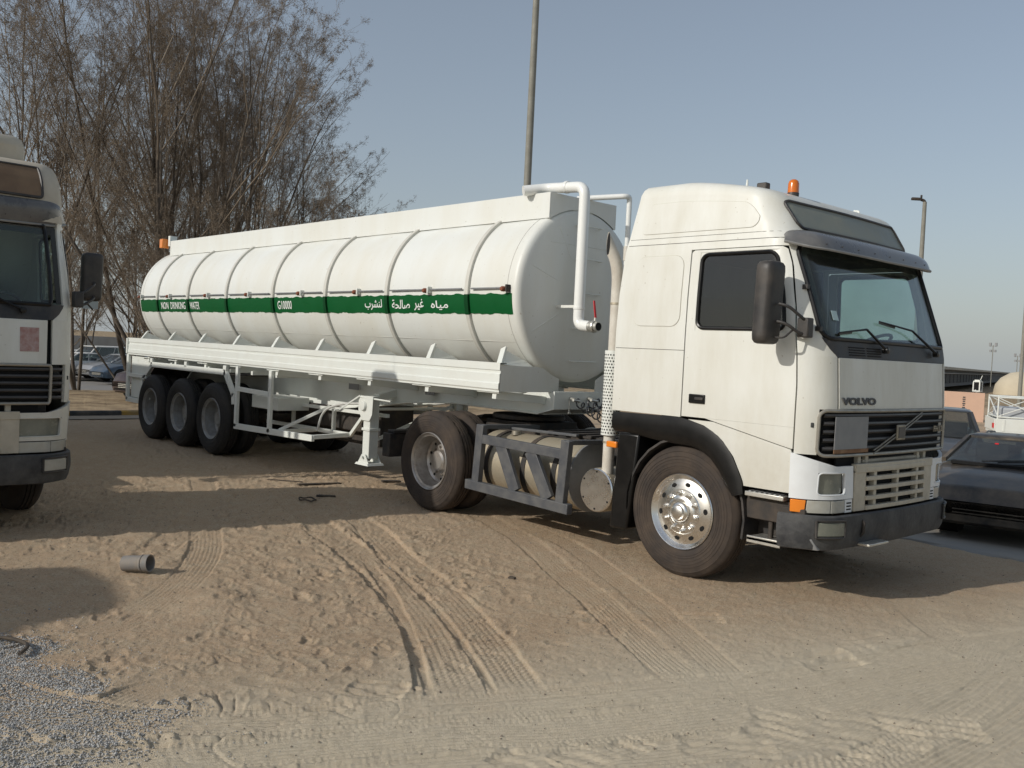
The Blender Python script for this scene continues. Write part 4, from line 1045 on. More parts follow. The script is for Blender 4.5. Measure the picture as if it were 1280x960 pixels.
        mg = MB(); mg.hexa([(-12.75,*sorted((f_(.10),f_(.10)))[:1],1.0),(-12.35,f_(.10),1.29),(-12.35,f_(.85),1.29),(-12.75,f_(.85),1.0),(-12.75,f_(.10),1.01),(-12.35,f_(.10),1.30),(-12.35,f_(.85),1.30),(-12.75,f_(.85),1.01)])
        mg.box(-12.35,-9.3,*sorted((f_(.10),f_(.85))),1.285,1.295); mg.build('mudguard', M['chassis'], root)
        # side guard frame
        sg = MB()
        def c_(p0, p1, w=.06, d=.05): sg.bar((p0[0], f_(p0[1]), p0[2]), (p1[0], f_(p1[1]), p1[2]), d, w)
        c_((-8.88,.06,1.46),(-8.88,.06,.49),.08); c_((-7.78,.06,1.44),(-7.78,.06,.50),.08)
        c_((-8.92,.06,.50),(-6.50,.06,.545),.09); c_((-8.85,.06,1.10),(-7.80,.06,1.08),.07)
        c_((-6.52,.06,.56),(-6.52,.70,.58),.06); c_((-7.5,.06,.545),(-7.5,.70,.56),.06); c_((-6.52,.68,.58),(-9.0,.68,.56),.06)
        c_((-7.55,.10,.56),(-7.12,.70,.95),.05); c_((-6.52,.68,.56),(-6.0,.72,1.10),.05)
        c_((-9.0,.70,.9),(-5.6,.70,.93),.05); c_((-8.2,.70,.58),(-8.2,.70,.92),.05); c_((-7.0,.70,.58),(-7.0,.70,.92),.05)
        sg.build('side_guard', fr, root, bevel=.005)
        # long tank / tray inside the guard
        tk = MB(); tk.box(-8.75,-7.9,*sorted((f_(.25),f_(.8))),.82,1.02); tk.build('tool_box', fr, root, bevel=.01)
        ho_ = MB(); ho_.tube(smoothpath([(-6.35,f_(.75),1.05),(-6.7,f_(.6),1.02),(-7.0,f_(.5),.9),(-7.0,f_(.42),.6)], .2, 6), .018, 8); ho_.build('air_line', M['hose_light'], root)
    bt = MB(); bt.box(-8.75,-6.15,.95,1.55,.42,1.02); bt.box(-8.4,-6.4,.80,.95,.62,.95); bt.build('dark_filler_block', M['chassis'], root, bevel=.02)  # dark block added to blacken the see-through space behind the side guard
    at = MB()
    for x in (-7.6,-6.9): at.lathe([(0,-.35),(.13,-.34),(.15,-.30),(.15,.30),(.13,.34),(0,.35)], (x,1.25,.98), 'Y', 20)
    at.build('air_tank', M['chassis'], root)
    # landing legs
    for far in (False, True):
        f_ = (lambda v: W_-v) if far else (lambda v: v)
        lg = MB(); ya = sorted((f_(.42), f_(.57))); lg.box(-5.79, -5.63, ya[0], ya[1], .34, 1.20); lg.box(-5.81,-5.61,ya[0]-.015,ya[1]+.015,.72,.76)
        lo = lg.build('landing_leg', fr, root, bevel=.008)
        bp = MB(); ya2 = sorted((f_(.40), f_(.415))); bp.prism([(-5.90,1.20),(-5.55,1.20),(-5.56,.95),(-5.62,.86),(-5.80,.86),(-5.90,1.0)], 'Y', *ya2); bp.lathe([(0,.04),(.06,.035),(.075,0)], (-5.76, f_(.40), 1.06), 'Y', 14, -1 if not far else 1)
        bp.bar((-5.70,f_(.57),1.18),(-5.70,f_(.86),1.25),.12,.10); bp.build('leg_gearbox', fr, lo, bevel=.004)
        ft = MB(); ya = sorted((f_(.36), f_(.63))); ft.hexa([(-5.87,ya[0],.25),(-5.55,ya[0],.25),(-5.55,ya[1],.25),(-5.87,ya[1],.25),(-5.85,ya[0]+.01,.28),(-5.57,ya[0]+.01,.28),(-5.57,ya[1]-.01,.28),(-5.85,ya[1]-.01,.28)])
        for yv in (ya[0]+.03, ya[1]-.04): ft.hexa([(-5.84,yv,.28),(-5.58,yv,.28),(-5.58,yv+.01,.28),(-5.84,yv+.01,.28),(-5.75,yv,.40),(-5.67,yv,.40),(-5.67,yv+.01,.40),(-5.75,yv+.01,.40)])
        ft.cyl((-5.71,ya[0],.36),(-5.71,ya[1],.36),.018,8); ft.build('leg_foot', fr, lo)
        cr_ = MB(); cr_.bar((-5.86,f_(.40),1.20),(-6.15,f_(.25),.98),.02,.02); cr_.cyl((-6.15,f_(.25),.98),(-6.15,f_(.17),.97),.012,8); cr_.cyl((-5.2,f_(.45),1.16),(-5.86,f_(.4),1.18),.012,8); cr_.build('crank_handle', fr, lo)
    ct = MB(); ct.cyl((-5.70,.57,1.02),(-5.70,1.93,1.02),.02,8); ct.bar((-5.7,.60,.6),(-5.7,1.9,1.05),.04,.04); ct.build('cross_tube', fr, root)
    # small plates on the rail
    for x, y_, w_, m_ in ((-6.75,.775,.26,M['plate_grey']), (-4.88,.775,.20,M['mesh_plate'])):
        p = MB(); p.box(x, x+w_, .775, .785, 1.235 if x < -6 else 1.28, 1.335 if x < -6 else 1.43); p.build('rail_plate', m_, root)
    # axles and wheels
    for i in range(3):
        x = -9.706-i*1.30
        a = MB(); a.cyl((x,.3,.55),(x,2.2,.55),.075,12)
        for yy in (.86,1.60): a.box(x-.5,x+.5,yy,yy+.08,.68,.74); a.box(x-.06,x+.06,yy-.01,yy+.09,.5,.72); a.box(x+.55,x+.7,yy,yy+.08,.7,.95)
        a.build('axle', M['chassis'], root)
        wheel(root, x, 0, 1, 'dual', .55, M['rubber'], M['rim_grey']); wheel(root, x, W_, -1, 'dual', .55, M['rubber'], M['rim_grey'])
        bare_tyre(root, x, .335, 1, 'dual', .55, M['rubber']); bare_tyre(root, x, W_-.335, -1, 'dual', .55, M['rubber'])
    # rear bar
    rb = MB(); rb.box(-13.62,-13.52,.1,2.4,.55,.66); rb.box(-13.62,-13.56,.02,2.48,1.5,1.80); rb.build('rear_bumper', fr, root, bevel=.005)
    for yy in (.2, 2.1):
        q = MB(); q.box(-13.66,-13.62,yy,yy+.25,.75,.88); q.build('tail_lamp', M['red'], root, bevel=.01)
    return root
M['green_dark'] = pmat('green_band_paint', (.0015,.045,.011), .5, dirt=(.003,.07,.02), dirt_amt=.3, dscale=6, spec=.2)
M['band_white'] = pmat('weld_band_white', (.60,.59,.53), .45, dirt=(.45,.43,.38), dirt_amt=.6, dscale=5)
M['lamp_dull'] = pmat('dull_amber_lens', (.22,.07,.035), .35)
M['fresh_white_pipe'] = pmat('white_pipe_paint', (.80,.81,.78), .3, coat=.3)
M['mesh_plate'] = pmat('grey_grid_plate', (.30,.30,.29), .6, dirt=(.1,.1,.1), dirt_amt=.9, dscale=60)
# ================================================================== ground
def zbase(x, y):
    t = np.clip((y-3.4)/2.6, 0, 1); s = np.clip((-x-24)/24, 0, 1); return -.05-.2*t*t*(3-2*t)-.85*s*s*(3-2*s)
def zb(x, y): return float(zbase(x, y))
_rng = np.random.RandomState(7)
def vnoise(x, y, f, seed=0):
    """smooth value noise"""
    X = x*f+seed*17.3; Y = y*f-seed*9.1; xi = np.floor(X).astype(int); yi = np.floor(Y).astype(int); fx = X-xi; fy = Y-yi
    fx = fx*fx*(3-2*fx); fy = fy*fy*(3-2*fy)
    def h(a, b):
        n = (a*374761393+b*668265263+seed*982451653) & 0xffffffff; n = ((n ^ (n >> 13))*1274126177) & 0xffffffff; return ((n ^ (n >> 16)) & 0xffff)/65535.0*2-1
    return (h(xi, yi)*(1-fx)+h(xi+1, yi)*fx)*(1-fy)+(h(xi, yi+1)*(1-fx)+h(xi+1, yi+1)*fx)*fy
def catmull(pts, n=10):
    P = np.array(pts, float); P = np.vstack([2*P[0]-P[1], P, 2*P[-1]-P[-2]]); out = []
    for i in range(1, len(P)-2):
        for k in range(n):
            t = k/n; a, b, c, d = P[i-1], P[i], P[i+1], P[i+2]
            out.append(.5*((2*b)+(-a+c)*t+(2*a-5*b+4*c-d)*t*t+(-a+3*b-3*c+d)*t**3))
    out.append(P[-2]); return np.array(out)
def near(x, y, pts):
    """signed distance d and length s along a polyline"""
    P = catmull(pts); best = np.full(x.shape, 1e9); S_ = np.zeros(x.shape); D = np.zeros(x.shape); acc = 0; tot = 0
    for a, b in zip(P[:-1], P[1:]):
        ab = b-a; L = math.hypot(*ab)
        if L < 1e-6: continue
        u = ab/L; rx = x-a[0]; ry = y-a[1]; s = rx*u[0]+ry*u[1]; sc_ = np.clip(s, 0, L)
        dx = rx-u[0]*sc_; dy = ry-u[1]*sc_; d = np.hypot(dx, dy); m = d < best
        best[m] = d[m]; S_[m] = acc+sc_[m]; D[m] = (u[0]*ry-u[1]*rx)[m]; acc += L
    return best, D, S_, acc
SS = lambda a, b, v: (lambda t: t*t*(3-2*t))(np.clip((v-a)/(b-a), 0, 1))
TRACKS = [ # points, half width, depth, kind
 ([(-5.2,-1.05),(-4.4,-1.3),(-3.54,-1.57),(-2.42,-1.89),(-1.41,-2.21),(-.4,-2.62),(.23,-2.92),(.79,-3.24),(1.2,-3.47)], .17, .030, 'lug'),
 ([(-5.0,-.75),(-3.4,-1.1),(-1.91,-1.69),(-.78,-2.1),(.07,-2.47),(.79,-2.84),(1.34,-3.15)], .16, .028, 'lug'),
 ([(-2.02,-1.99),(-.74,-2.58),(.31,-3.16),(1.08,-3.66)], .05, .034, 'edge'),
 ([(-3.6,-1.76),(-2.42,-2.08),(-1.41,-2.40),(-.4,-2.81),(.23,-3.11),(.79,-3.43),(1.15,-3.66)], .030, .030, 'edge'),
 ([(-3.4,-1.28),(-1.91,-1.87),(-.78,-2.28),(.07,-2.65),(.79,-3.02),(1.30,-3.32)], .028, .030, 'edge'),
 ([(-1.9,-.22),(-.78,-.88),(.19,-1.41),(1.16,-1.99),(1.7,-2.3)], .020, .016, 'edge'),
 ([(.95,-4.55),(1.02,-4.30),(1.29,-3.62),(1.58,-3.04),(1.90,-2.36),(2.22,-1.54),(2.42,-.64),(2.6,.05)], .022, .022, 'edge'),
 ([(.3,-5.3),(.72,-4.6),(1.0,-3.9),(1.27,-3.3),(1.58,-2.6),(1.9,-1.7),(2.1,-.9),(2.25,-.1)], .020, .018, 'edge'),
 ([(2.6,-3.9),(2.98,-2.85),(3.16,-2.2),(3.20,-1.5),(3.14,-.7)], .022, .024, 'edge'),
 ([(1.3,-4.9),(1.75,-3.95),(2.1,-3.2),(2.4,-2.4),(2.62,-1.5),(2.75,-.7)], .020, .018, 'edge'),
 ([(-3.6,.55),(-2.07,-.02),(-.78,-.72),(.19,-1.24),(1.16,-1.82),(1.82,-2.18)], .15, .016, 'rib'),
 ([(-2.6,.5),(-1.33,.07),(.07,-.71),(1.05,-1.32),(1.96,-1.91)], .14, .012, 'rib'),
 ([(-.5,-5.6),(.2,-5.2),(.62,-4.8),(.94,-4.24),(1.21,-3.6),(1.48,-3.0),(1.78,-2.28),(2.12,-1.49),(2.3,-.58),(2.45,.12),(2.65,.77),(3.0,2.2)], .20, .028, 'rib'),
 ([(2.2,-4.6),(2.88,-2.79),(3.02,-2.26),(3.04,-1.56),(3.0,-.76),(2.87,.28),(2.8,1.6)], .18, .022, 'lug'),
 ([(2.9,-3.4),(3.19,-2.36),(3.24,-1.83),(3.25,-.7),(3.2,.9)], .13, .022, 'rib'),
 ([(-.9,-4.4),(-.33,-3.61),(-.34,-3.29),(-.27,-2.93),(-.15,-2.52)], .07, .020, 'rib'),
 ([(-.4,-5.8),(.2,-5.21),(.09,-4.75),(.27,-4.21),(.55,-3.8)], .16, .012, 'rib'),
 ([(.7,-5.8),(.94,-5.16),(1.25,-4.43),(1.5,-3.83),(1.8,-3.32),(2.09,-2.61),(2.4,-1.7),(2.62,-.7),(2.85,.4)], .20, .020, 'rib'),
 ([(1.0,-5.7),(1.4,-5.0),(1.75,-4.2),(2.15,-3.4),(2.5,-2.6),(2.75,-1.6),(2.8,-.6)], .16, .014, 'rib'),
 ([(-9,-1.6),(-6,-2.0),(-3.4,-2.9),(-1.8,-3.9),(-.9,-5.0)], .16, .010, 'rib'),
 ([(-12,.9),(-8,-.9),(-5,-2.2),(-3,-3.6)], .18, .010, 'rib'),
 ([(1.5,1.2),(2.2,.4),(3.0,-.2)], .15, .010, 'lug'),
 ([(-1.0,1.3),(1.5,2.1),(4.0,3.0)], .25, .014, 'rib'),
 ([(-1.2,2.2),(1.5,2.9),(4.2,3.6)], .25, .012, 'rib'),
]
PRINTS = [ # x, y, angle of the ridges, half length, half width, depth, n ridges
 (.92,-.95,.9,.20,.13,.040,5),(2.02,-.98,1.3,.26,.17,.045,6),(2.62,-2.25,.35,.34,.24,.030,8),(2.78,-1.92,.5,.3,.22,.030,7),(2.45,-2.75,.8,.25,.18,.026,7),(.76,-3.75,.7,.17,.12,.040,4),
 (2.15,-3.16,.2,.10,.12,.03,4),(1.98,-3.78,.25,.16,.15,.03,4),(2.1,-3.45,.3,.16,.12,.03,4),(2.95,-1.55,.6,.3,.2,.028,7),(.35,-1.7,1.0,.18,.08,.02,4),(2.0,-.3,1.3,.2,.12,.02,5)]
def sand_height(x, y):
    h = zbase(x, y)+.012*vnoise(x, y, .35, 1)+.008*vnoise(x, y, 1.1, 2)
    fine = .0035*vnoise(x, y, 5, 3)+.0028*vnoise(x, y, 13, 4)+.0026*vnoise(x, y, 29, 5)+.0022*vnoise(x, y, 57, 6)+.0014*vnoise(x, y, 90, 7)
    # trodden, lumpy sand
    lump = SS(-.1, .5, vnoise(x, y, .45, 9)+.35)*SS(1.6, -1.0, x+.45*(y+2))
    wx = x+.12*vnoise(x, y, 2.2, 11); wy = y+.12*vnoise(x, y, 2.2, 12)
    r1 = 1-np.abs(vnoise(wx, wy*1.5, 3.4, 13)); r2 = 1-np.abs(vnoise(wx, wy, 7.5, 14))
    r3 = 1-np.abs(vnoise(wx*1.0+.03*vnoise(x, y, 9, 61), wy*.6, 13, 16)); tr_ = SS(.2, -.5, vnoise(x, y, .9, 17))
    h = h+fine+(lump*.9+.14)*(.009*(r1**4)+.012*(r2**4)+.011*(r3**5)-.008*SS(.5,.95, vnoise(wx, wy, 4.1, 15)))
    c1 = 1-np.abs(vnoise(wx+.05*vnoise(x, y, 6, 62), wy*1.2, 4.2, 63)); c2 = 1-np.abs(vnoise(wx, wy*1.4, 9.5, 64)); g1 = SS(.0, .5, vnoise(x, y, 1.7, 65)); g2 = SS(-.1, .4, vnoise(x, y, 2.9, 66))
    h = h+(lump*.95+.14)*(-.028*g1*c1**14-.018*g2*c2**12+.022*g1*np.clip(c1-.55, 0, .3))
    m_all = np.zeros(x.shape)
    for pts, hw, dep, kind in TRACKS:
        P = np.array(pts); sel = (x > P[:,0].min()-.6) & (x < P[:,0].max()+.6) & (y > P[:,1].min()-.6) & (y < P[:,1].max()+.6)
        if not sel.any(): continue
        b, D, S_, L = near(x[sel], y[sel], pts)
        wob = vnoise(x[sel], y[sel], 3.0, 21)*.02; b = b+wob*.5; fade = SS(0, .5, S_)*SS(0, .4, L-S_)*(.72+.28*vnoise(x[sel], y[sel], 1.3, 22))
        inside = 1-SS(hw*.93, hw*1.0, b); berm = np.exp(-((b-hw*1.08-.012)/(.020+.05*hw))**2)
        if kind == 'rib': prof = .5+.6*np.cos(2*PI*D/.036)*(.7+.3*vnoise(x[sel], y[sel], 6, 24))+.10*np.sign(np.sin(S_*2*PI/.035))*(b > hw*.6)
        elif kind == 'lug': prof = .62+.16*np.cos(2*PI*D/.045)+.34*np.clip(2*np.sin(S_*2*PI/.052+np.sign(D)*1.2+D*22), -1, 1)*np.cos(2*PI*D/.06)
        else: prof = np.ones(D.shape)
        cur = h[sel]*(1-.7*inside*fade)+(zbase(x[sel], y[sel]))*.7*inside*fade; rd = min(dep, .019) if kind != 'edge' else 0
        h[sel] = cur-dep*fade*inside*(.30 if kind != 'edge' else .9)-rd*fade*inside*prof*.80+dep*.14*fade*berm*(.6+.8*vnoise(x[sel], y[sel], 14, 23))
    for (px, py, an, hl, hw, dep, n_) in PRINTS:
        c, s_ = math.cos(an), math.sin(an); sel = (np.abs(x-px) < .6) & (np.abs(y-py) < .6)
        if not sel.any(): continue
        u = (x[sel]-px)*c+(y[sel]-py)*s_; v = -(x[sel]-px)*s_+(y[sel]-py)*c
        q = np.maximum(np.abs(u)/hl, np.abs(v)/hw)+.12*vnoise(x[sel], y[sel], 9, 31)
        ins = 1-SS(.8, 1.02, q); prof = .5+.5*np.cos(v/hw*PI*n_*.5)
        prof = np.clip(.5+1.1*np.cos(v/hw*PI*n_*.5+1.5*vnoise(x[sel], y[sel], 7, 34)), 0, 1)*(.55+.6*vnoise(x[sel], y[sel], 5, 35)); h[sel] = h[sel]-ins*dep*.55*(.2+prof)+dep*.16*np.exp(-((q-1.05)/.07)**2)*(.5+.9*vnoise(x[sel], y[sel], 8, 33))
    # under the tyres
    # footprints and small clods
    rs = np.random.RandomState(4)
    for k in range(210):
        px, py = rs.uniform(-4.5, .9), rs.uniform(-5.2, -1.4); an = rs.uniform(0, 6.28); hl = rs.uniform(.09, .16); hw = hl*.42; dep = rs.uniform(.003, .011)
        sel = (np.abs(x-px) < .3) & (np.abs(y-py) < .3)
        if not sel.any(): continue
        c, s_ = math.cos(an), math.sin(an); u = (x[sel]-px)*c+(y[sel]-py)*s_; v = -(x[sel]-px)*s_+(y[sel]-py)*c
        q = np.sqrt((u/hl)**2+(v/(hw*(1.15+.3*np.sign(u))))**2)
        h[sel] += -dep*(1-SS(.6, 1.0, q))+dep*.6*np.exp(-((q-1.15)/.18)**2)
    # little heap
    d = np.hypot((x+1.35)/1.0, (y+3.75)/.8); h += .045*np.exp(-(d/.32)**2)*(1+.3*vnoise(x, y, 8, 41))
    far = SS(14, 30, np.hypot(x-5.2, y+6.9)); base = zbase(x, y)
    return base+(h-base)*(1-.6*far)
def build_ground():
    cx, cy = CAM_POS.x, CAM_POS.y
    a0 = math.degrees(YAW)
    az = list(np.linspace(a0-32.5, a0+32.5, 930))
    rest = list(np.linspace(a0+32.5, a0+327.5, 90))[1:-1]
    az = np.radians(np.array(az+rest)); na = len(az)
    rr = [0.6, 1.2, 1.9, 2.5, 2.9, 3.2, 3.45]+list(1/np.linspace(1/3.6, 1/26, 560))+list(np.exp(np.linspace(math.log(27), math.log(4000), 60)))
    rr = np.array(rr); nr = len(rr)
    A, Rr = np.meshgrid(az, rr)
    x = (cx+Rr*np.cos(A)).ravel(); y = (cy+Rr*np.sin(A)).ravel()
    z = zbase(x, y); sel = (Rr.ravel() < 40)
    z[sel] = sand_height(x[sel], y[sel])
    co = np.stack([x, y, z], 1); co = np.vstack([co, [[cx, cy, 0]]]); N = len(co)
    idx = np.arange(nr*na).reshape(nr, na); nxt = np.roll(idx, -1, axis=1)
    q = np.stack([idx[:-1], nxt[:-1], nxt[1:], idx[1:]], -1).reshape(-1, 4)[:, ::-1]
    tri = np.stack([np.full(na, N-1), nxt[0], idx[0]], -1)[:, ::-1]
    me = bpy.data.meshes.new('ground'); me.vertices.add(N); me.vertices.foreach_set('co', co.ravel())
    nl = len(q)*4+len(tri)*3; me.loops.add(nl); me.loops.foreach_set('vertex_index', np.concatenate([q.ravel(), tri.ravel()]).astype(np.int32))
    me.polygons.add(len(q)+len(tri)); st = np.concatenate([np.arange(len(q))*4, len(q)*4+np.arange(len(tri))*3]).astype(np.int32); me.polygons.foreach_set('loop_start', st)
    me.polygons.foreach_set('use_smooth', np.ones(len(st), bool)); me.update(calc_edges=True); me.validate()
    return me
def ground_material():
    m, n, b = newmat('sand'); N = n.nodes; L = n.links
    geo = N.new('ShaderNodeNewGeometry'); 
    def noise(scale, detail=6, rough=.6, vec=None):
        q = N.new('ShaderNodeTexNoise'); q.inputs['Scale'].default_value = scale; q.inputs['Detail'].default_value = detail; q.inputs['Roughness'].default_value = rough; L.new(vec or geo.outputs['Position'], q.inputs[0]); return q.outputs[0]
    def ramp(v, p0, p1, c0=(0,0,0), c1=(1,1,1)):
        q = N.new('ShaderNodeValToRGB'); q.color_ramp.elements[0].position = p0; q.color_ramp.elements[1].position = p1; q.color_ramp.elements[0].color = (*c0,1); q.color_ramp.elements[1].color = (*c1,1); L.new(v, q.inputs[0]); return q.outputs[0]
    def mix(f, a, c):
        q = N.new('ShaderNodeMix'); q.data_type = 'RGBA'
        for i, v in ((0, f), (6, a), (7, c)):
            if isinstance(v, tuple): q.inputs[i].default_value = (*v, 1)
            elif isinstance(v, float): q.inputs[i].default_value = v
            else: L.new(v, q.inputs[i])
        return q.outputs[2]
    base = mix(ramp(noise(.5, 5), .35, .7), (.505,.368,.242), (.44,.318,.205))
    base = mix(ramp(noise(7, 8, .7), .45, .75), base, (.52,.42,.29))
    base = mix(ramp(noise(55, 3, .6), .52, .72), base, (.29,.22,.14))
    # greyer crushed dust towards the near right corner, where the gravel was driven in
    sep = N.new('ShaderNodeSeparateXYZ'); L.new(geo.outputs['Position'], sep.inputs[0])
    a = N.new('ShaderNodeMath'); a.operation = 'MULTIPLY_ADD'; a.inputs[1].default_value = .42; L.new(sep.outputs[1], a.inputs[0])
    a2 = N.new('ShaderNodeMath'); a2.operation = 'MULTIPLY'; a2.inputs[1].default_value = -1; L.new(a.outputs[0], a2.inputs[0])   # placeholder, rebuilt below
    # w = x - .30*y  (grows towards the camera side)
    w = N.new('ShaderNodeMath'); w.operation = 'MULTIPLY'; w.inputs[1].default_value = -.30; L.new(sep.outputs[1], w.inputs[0])
    w2 = N.new('ShaderNodeMath'); w2.operation = 'ADD'; L.new(sep.outputs[0], w2.inputs[0]); L.new(w.outputs[0], w2.inputs[1])
    w3 = N.new('ShaderNodeMath'); w3.operation = 'MULTIPLY_ADD'; w3.inputs[1].default_value = 1.1; L.new(noise(1.3, 5), w3.inputs[0]); L.new(w2.outputs[0], w3.inputs[2])
    mr = N.new('ShaderNodeMapRange'); mr.inputs[1].default_value = 1.7; mr.inputs[2].default_value = 3.0; L.new(w3.outputs[0], mr.inputs[0])
    fac = N.new('ShaderNodeMath'); fac.operation = 'MULTIPLY'; fac.inputs[1].default_value = .9; L.new(mr.outputs[0], fac.inputs[0])
    base = mix(fac.outputs[0], base, mix(ramp(noise(16, 6), .4, .7), (.66,.575,.43), (.55,.475,.35)))
    base = mix(ramp(noise(180, 2, .5), .60, .68), base, (.62,.57,.48))
    # litter under the trees and the far verge
    d = N.new('ShaderNodeMapRange'); d.inputs[1].default_value = -17.6; d.inputs[2].default_value = -19.5; L.new(sep.outputs[0], d.inputs[0])
    base = mix(d.outputs[0], base, mix(ramp(noise(1.2, 6), .4, .65), (.42,.32,.20), (.20,.145,.09)))
    L.new(base, b.inputs['Base Color']); b.inputs['Roughness'].default_value = .95; b.inputs['Specular IOR Level'].default_value = .15
    bp = N.new('ShaderNodeBump'); bp.inputs['Strength'].default_value = .8; bp.inputs['Distance'].default_value = .009
    ad = N.new('ShaderNodeMath'); ad.operation = 'ADD'; L.new(noise(60, 6, .75), ad.inputs[0]); L.new(noise(240, 3, .6), ad.inputs[1]); L.new(ad.outputs[0], bp.inputs['Height']); L.new(bp.outputs[0], b.inputs['Normal'])
    return m
# ================================================================== bare trees
def np_tubes(P0, P1, R0, R1, n=3):
    """many open tapered tubes as one vertex / quad array"""
    D = P1-P0; L = np.linalg.norm(D, axis=1, keepdims=True); D = D/np.maximum(L, 1e-9)
    ref = np.where(np.abs(D[:, 2:3]) < .9, np.array([[0, 0, 1.0]]), np.array([[1.0, 0, 0]]))
    U = np.cross(D, ref); U /= np.linalg.norm(U, axis=1, keepdims=True); V = np.cross(D, U)
    a = np.arange(n)*2*PI/n; ca = np.cos(a)[None, :, None]; sa = np.sin(a)[None, :, None]
    ringd = U[:, None]*ca+V[:, None]*sa
    A = P0[:, None]+ringd*R0[:, None, None]; B = P1[:, None]+ringd*R1[:, None, None]
    vs = np.concatenate([A, B], 1).reshape(-1, 3); m = len(P0); b = (np.arange(m)*2*n)[:, None]; k = np.arange(n)[None]; k2 = (k+1) % n
    q = np.stack([b+k, b+k2, b+n+k2, b+n+k], -1).reshape(-1, 4)
    return vs, q
def np_mesh(name, parts, mat):
    vs = []; qs = []; o = 0
    for v, q in parts: vs.append(v); qs.append(q+o); o += len(v)
    v = np.vstack(vs); q = np.vstack(qs); me = bpy.data.meshes.new(name); me.vertices.add(len(v)); me.vertices.foreach_set('co', v.ravel())
    me.loops.add(len(q)*4); me.loops.foreach_set('vertex_index', q.ravel().astype(np.int32)); me.polygons.add(len(q)); me.polygons.foreach_set('loop_start', (np.arange(len(q))*4).astype(np.int32))
    me.update(calc_edges=True); me.materials.append(mat); return me
def grow(seed, H, stems, spread, dens, leafn, droop=0.0, lean=(0, 0)):
    rs = np.random.RandomState(seed); segs = {0: [], 1: [], 2: []}; tips = []
    def branch(p, d, L, r, lvl, nseg, trop):
        """walk a branch; returns its points"""
        pts = [p]; rad = [r]; step = L/nseg
        for k in range(nseg):
            j = rs.normal(0, (.045, .07, .09, .09, .08)[lvl], 3); d = d+j+np.array([0, 0, trop]); d = d/np.linalg.norm(d)
            p = p+d*step; pts.append(p); rad.append(max(.0035, r*(1-(k+1)/nseg*(.86))))
        return pts, rad
    def rec(p, d, L, r, lvl):
        nseg = (10, 7, 5, 4, 3)[lvl]; trop = (.01, .03, .03, .02-droop, .0-droop)[lvl]
        pts, rad = branch(p, d, L, r, lvl, nseg, trop)
        g = 0 if lvl == 0 else (1 if lvl < 2 else 2)
        for a, b, ra, rb in zip(pts[:-1], pts[1:], rad[:-1], rad[1:]): segs[g].append((a, b, ra, rb))
        if lvl >= 3: tips.append(pts[-1]); tips.extend(pts[1:-1:2])
        if lvl == 4: return
        nch = (int(10*dens), int(11*dens), int(9*dens), int(5*dens))[lvl]
        for c in range(nch):
            t = rs.uniform(.16 if lvl == 0 else .12, 1.0)**(.85); f = t*nseg; i = min(nseg-1, int(f)); q = pts[i]+(pts[i+1]-pts[i])*(f-i)
            dd = pts[i+1]-pts[i]; dd = dd/np.linalg.norm(dd); side = rs.normal(0, 1, 3); side -= dd*side.dot(dd); side /= np.linalg.norm(side)
            an = rs.uniform(.32, .82) if lvl < 2 else rs.uniform(.4, .95); nd = dd*math.cos(an)+side*math.sin(an)
            if lvl < 2: nd = nd+np.array([0, 0, .25]); 
            nd /= np.linalg.norm(nd)
            LL = L*(.62, .42, .40, .45)[lvl]*(1.12-.72*t)*rs.uniform(.7, 1.25); rr_ = max(.0035, (r*(1-.86*t))*(rs.uniform(.5, .75) if lvl == 0 else rs.uniform(.34, .5)))
            rec(q, nd, LL, rr_, lvl+1)
    for s_ in range(stems):
        a = 2*PI*s_/stems+rs.uniform(-.5, .5); tilt = spread*rs.uniform(.25, 1.0) if s_ else .05
        d = np.array([math.cos(a)*math.sin(tilt)+lean[0], math.sin(a)*math.sin(tilt)+lean[1], math.cos(tilt)]); d /= np.linalg.norm(d)
        p = np.array([math.cos(a)*.18*(s_ > 0), math.sin(a)*.18*(s_ > 0), -.1]); rec(p, d, H*rs.uniform(.78, 1.02), .088*rs.uniform(.65, 1.0)*H/14, 0)
    return segs, np.array(tips)
def tree_meshes(seed, H, stems, spread, dens, leafn, droop=0.0, lean=(0, 0)):
    segs, tips = grow(seed, H, stems, spread, dens, leafn, droop, lean)
    def arr(L): return [np.array([s_[i] for s_ in L]) for i in range(4)]
    tr = np_mesh('trunk', [np_tubes(*arr(segs[0]), n=8)], M['bark'])
    tr.polygons.foreach_set('use_smooth', [True]*len(tr.polygons))
    parts = [np_tubes(*arr(segs[1]), n=5), np_tubes(*arr(segs[2]), n=3)]
    br = np_mesh('crown', parts, M['twig'])
    rs = np.random.RandomState(seed+50)
    c = tips[rs.randint(0, len(tips), leafn)]+rs.normal(0, .05, (leafn, 3)); s_ = rs.uniform(.007, .015, (leafn, 1))
    u = rs.normal(0, 1, (leafn, 3)); u /= np.linalg.norm(u, axis=1, keepdims=True); w = rs.normal(0, 1, (leafn, 3)); v = np.cross(u, w); v /= np.linalg.norm(v, axis=1, keepdims=True)
    V = np.stack([c-u*s_*1.4, c-v*s_*.8, c+u*s_*1.4, c+v*s_*.8], 1).reshape(-1, 3); q = np.arange(leafn*4).reshape(-1, 4)
    lv = np_mesh('dry_leaves', [(V, q)], M['dryleaf'])
    return tr, br, lv
def place_tree(ms, name, label, loc, rz, sc_, group='bare trees behind the tanker', cat='tree'):
    o = empty(name, (loc[0], loc[1], zb(loc[0], loc[1])), rz); o.scale = (sc_, sc_, sc_) if not hasattr(sc_, '__len__') else sc_
    tag(o, label, cat, group); inst('trunk', ms[0], o); c = inst('crown', ms[1], o); l = inst('dry_leaves', ms[2], c); l['kind'] = 'stuff'; return o
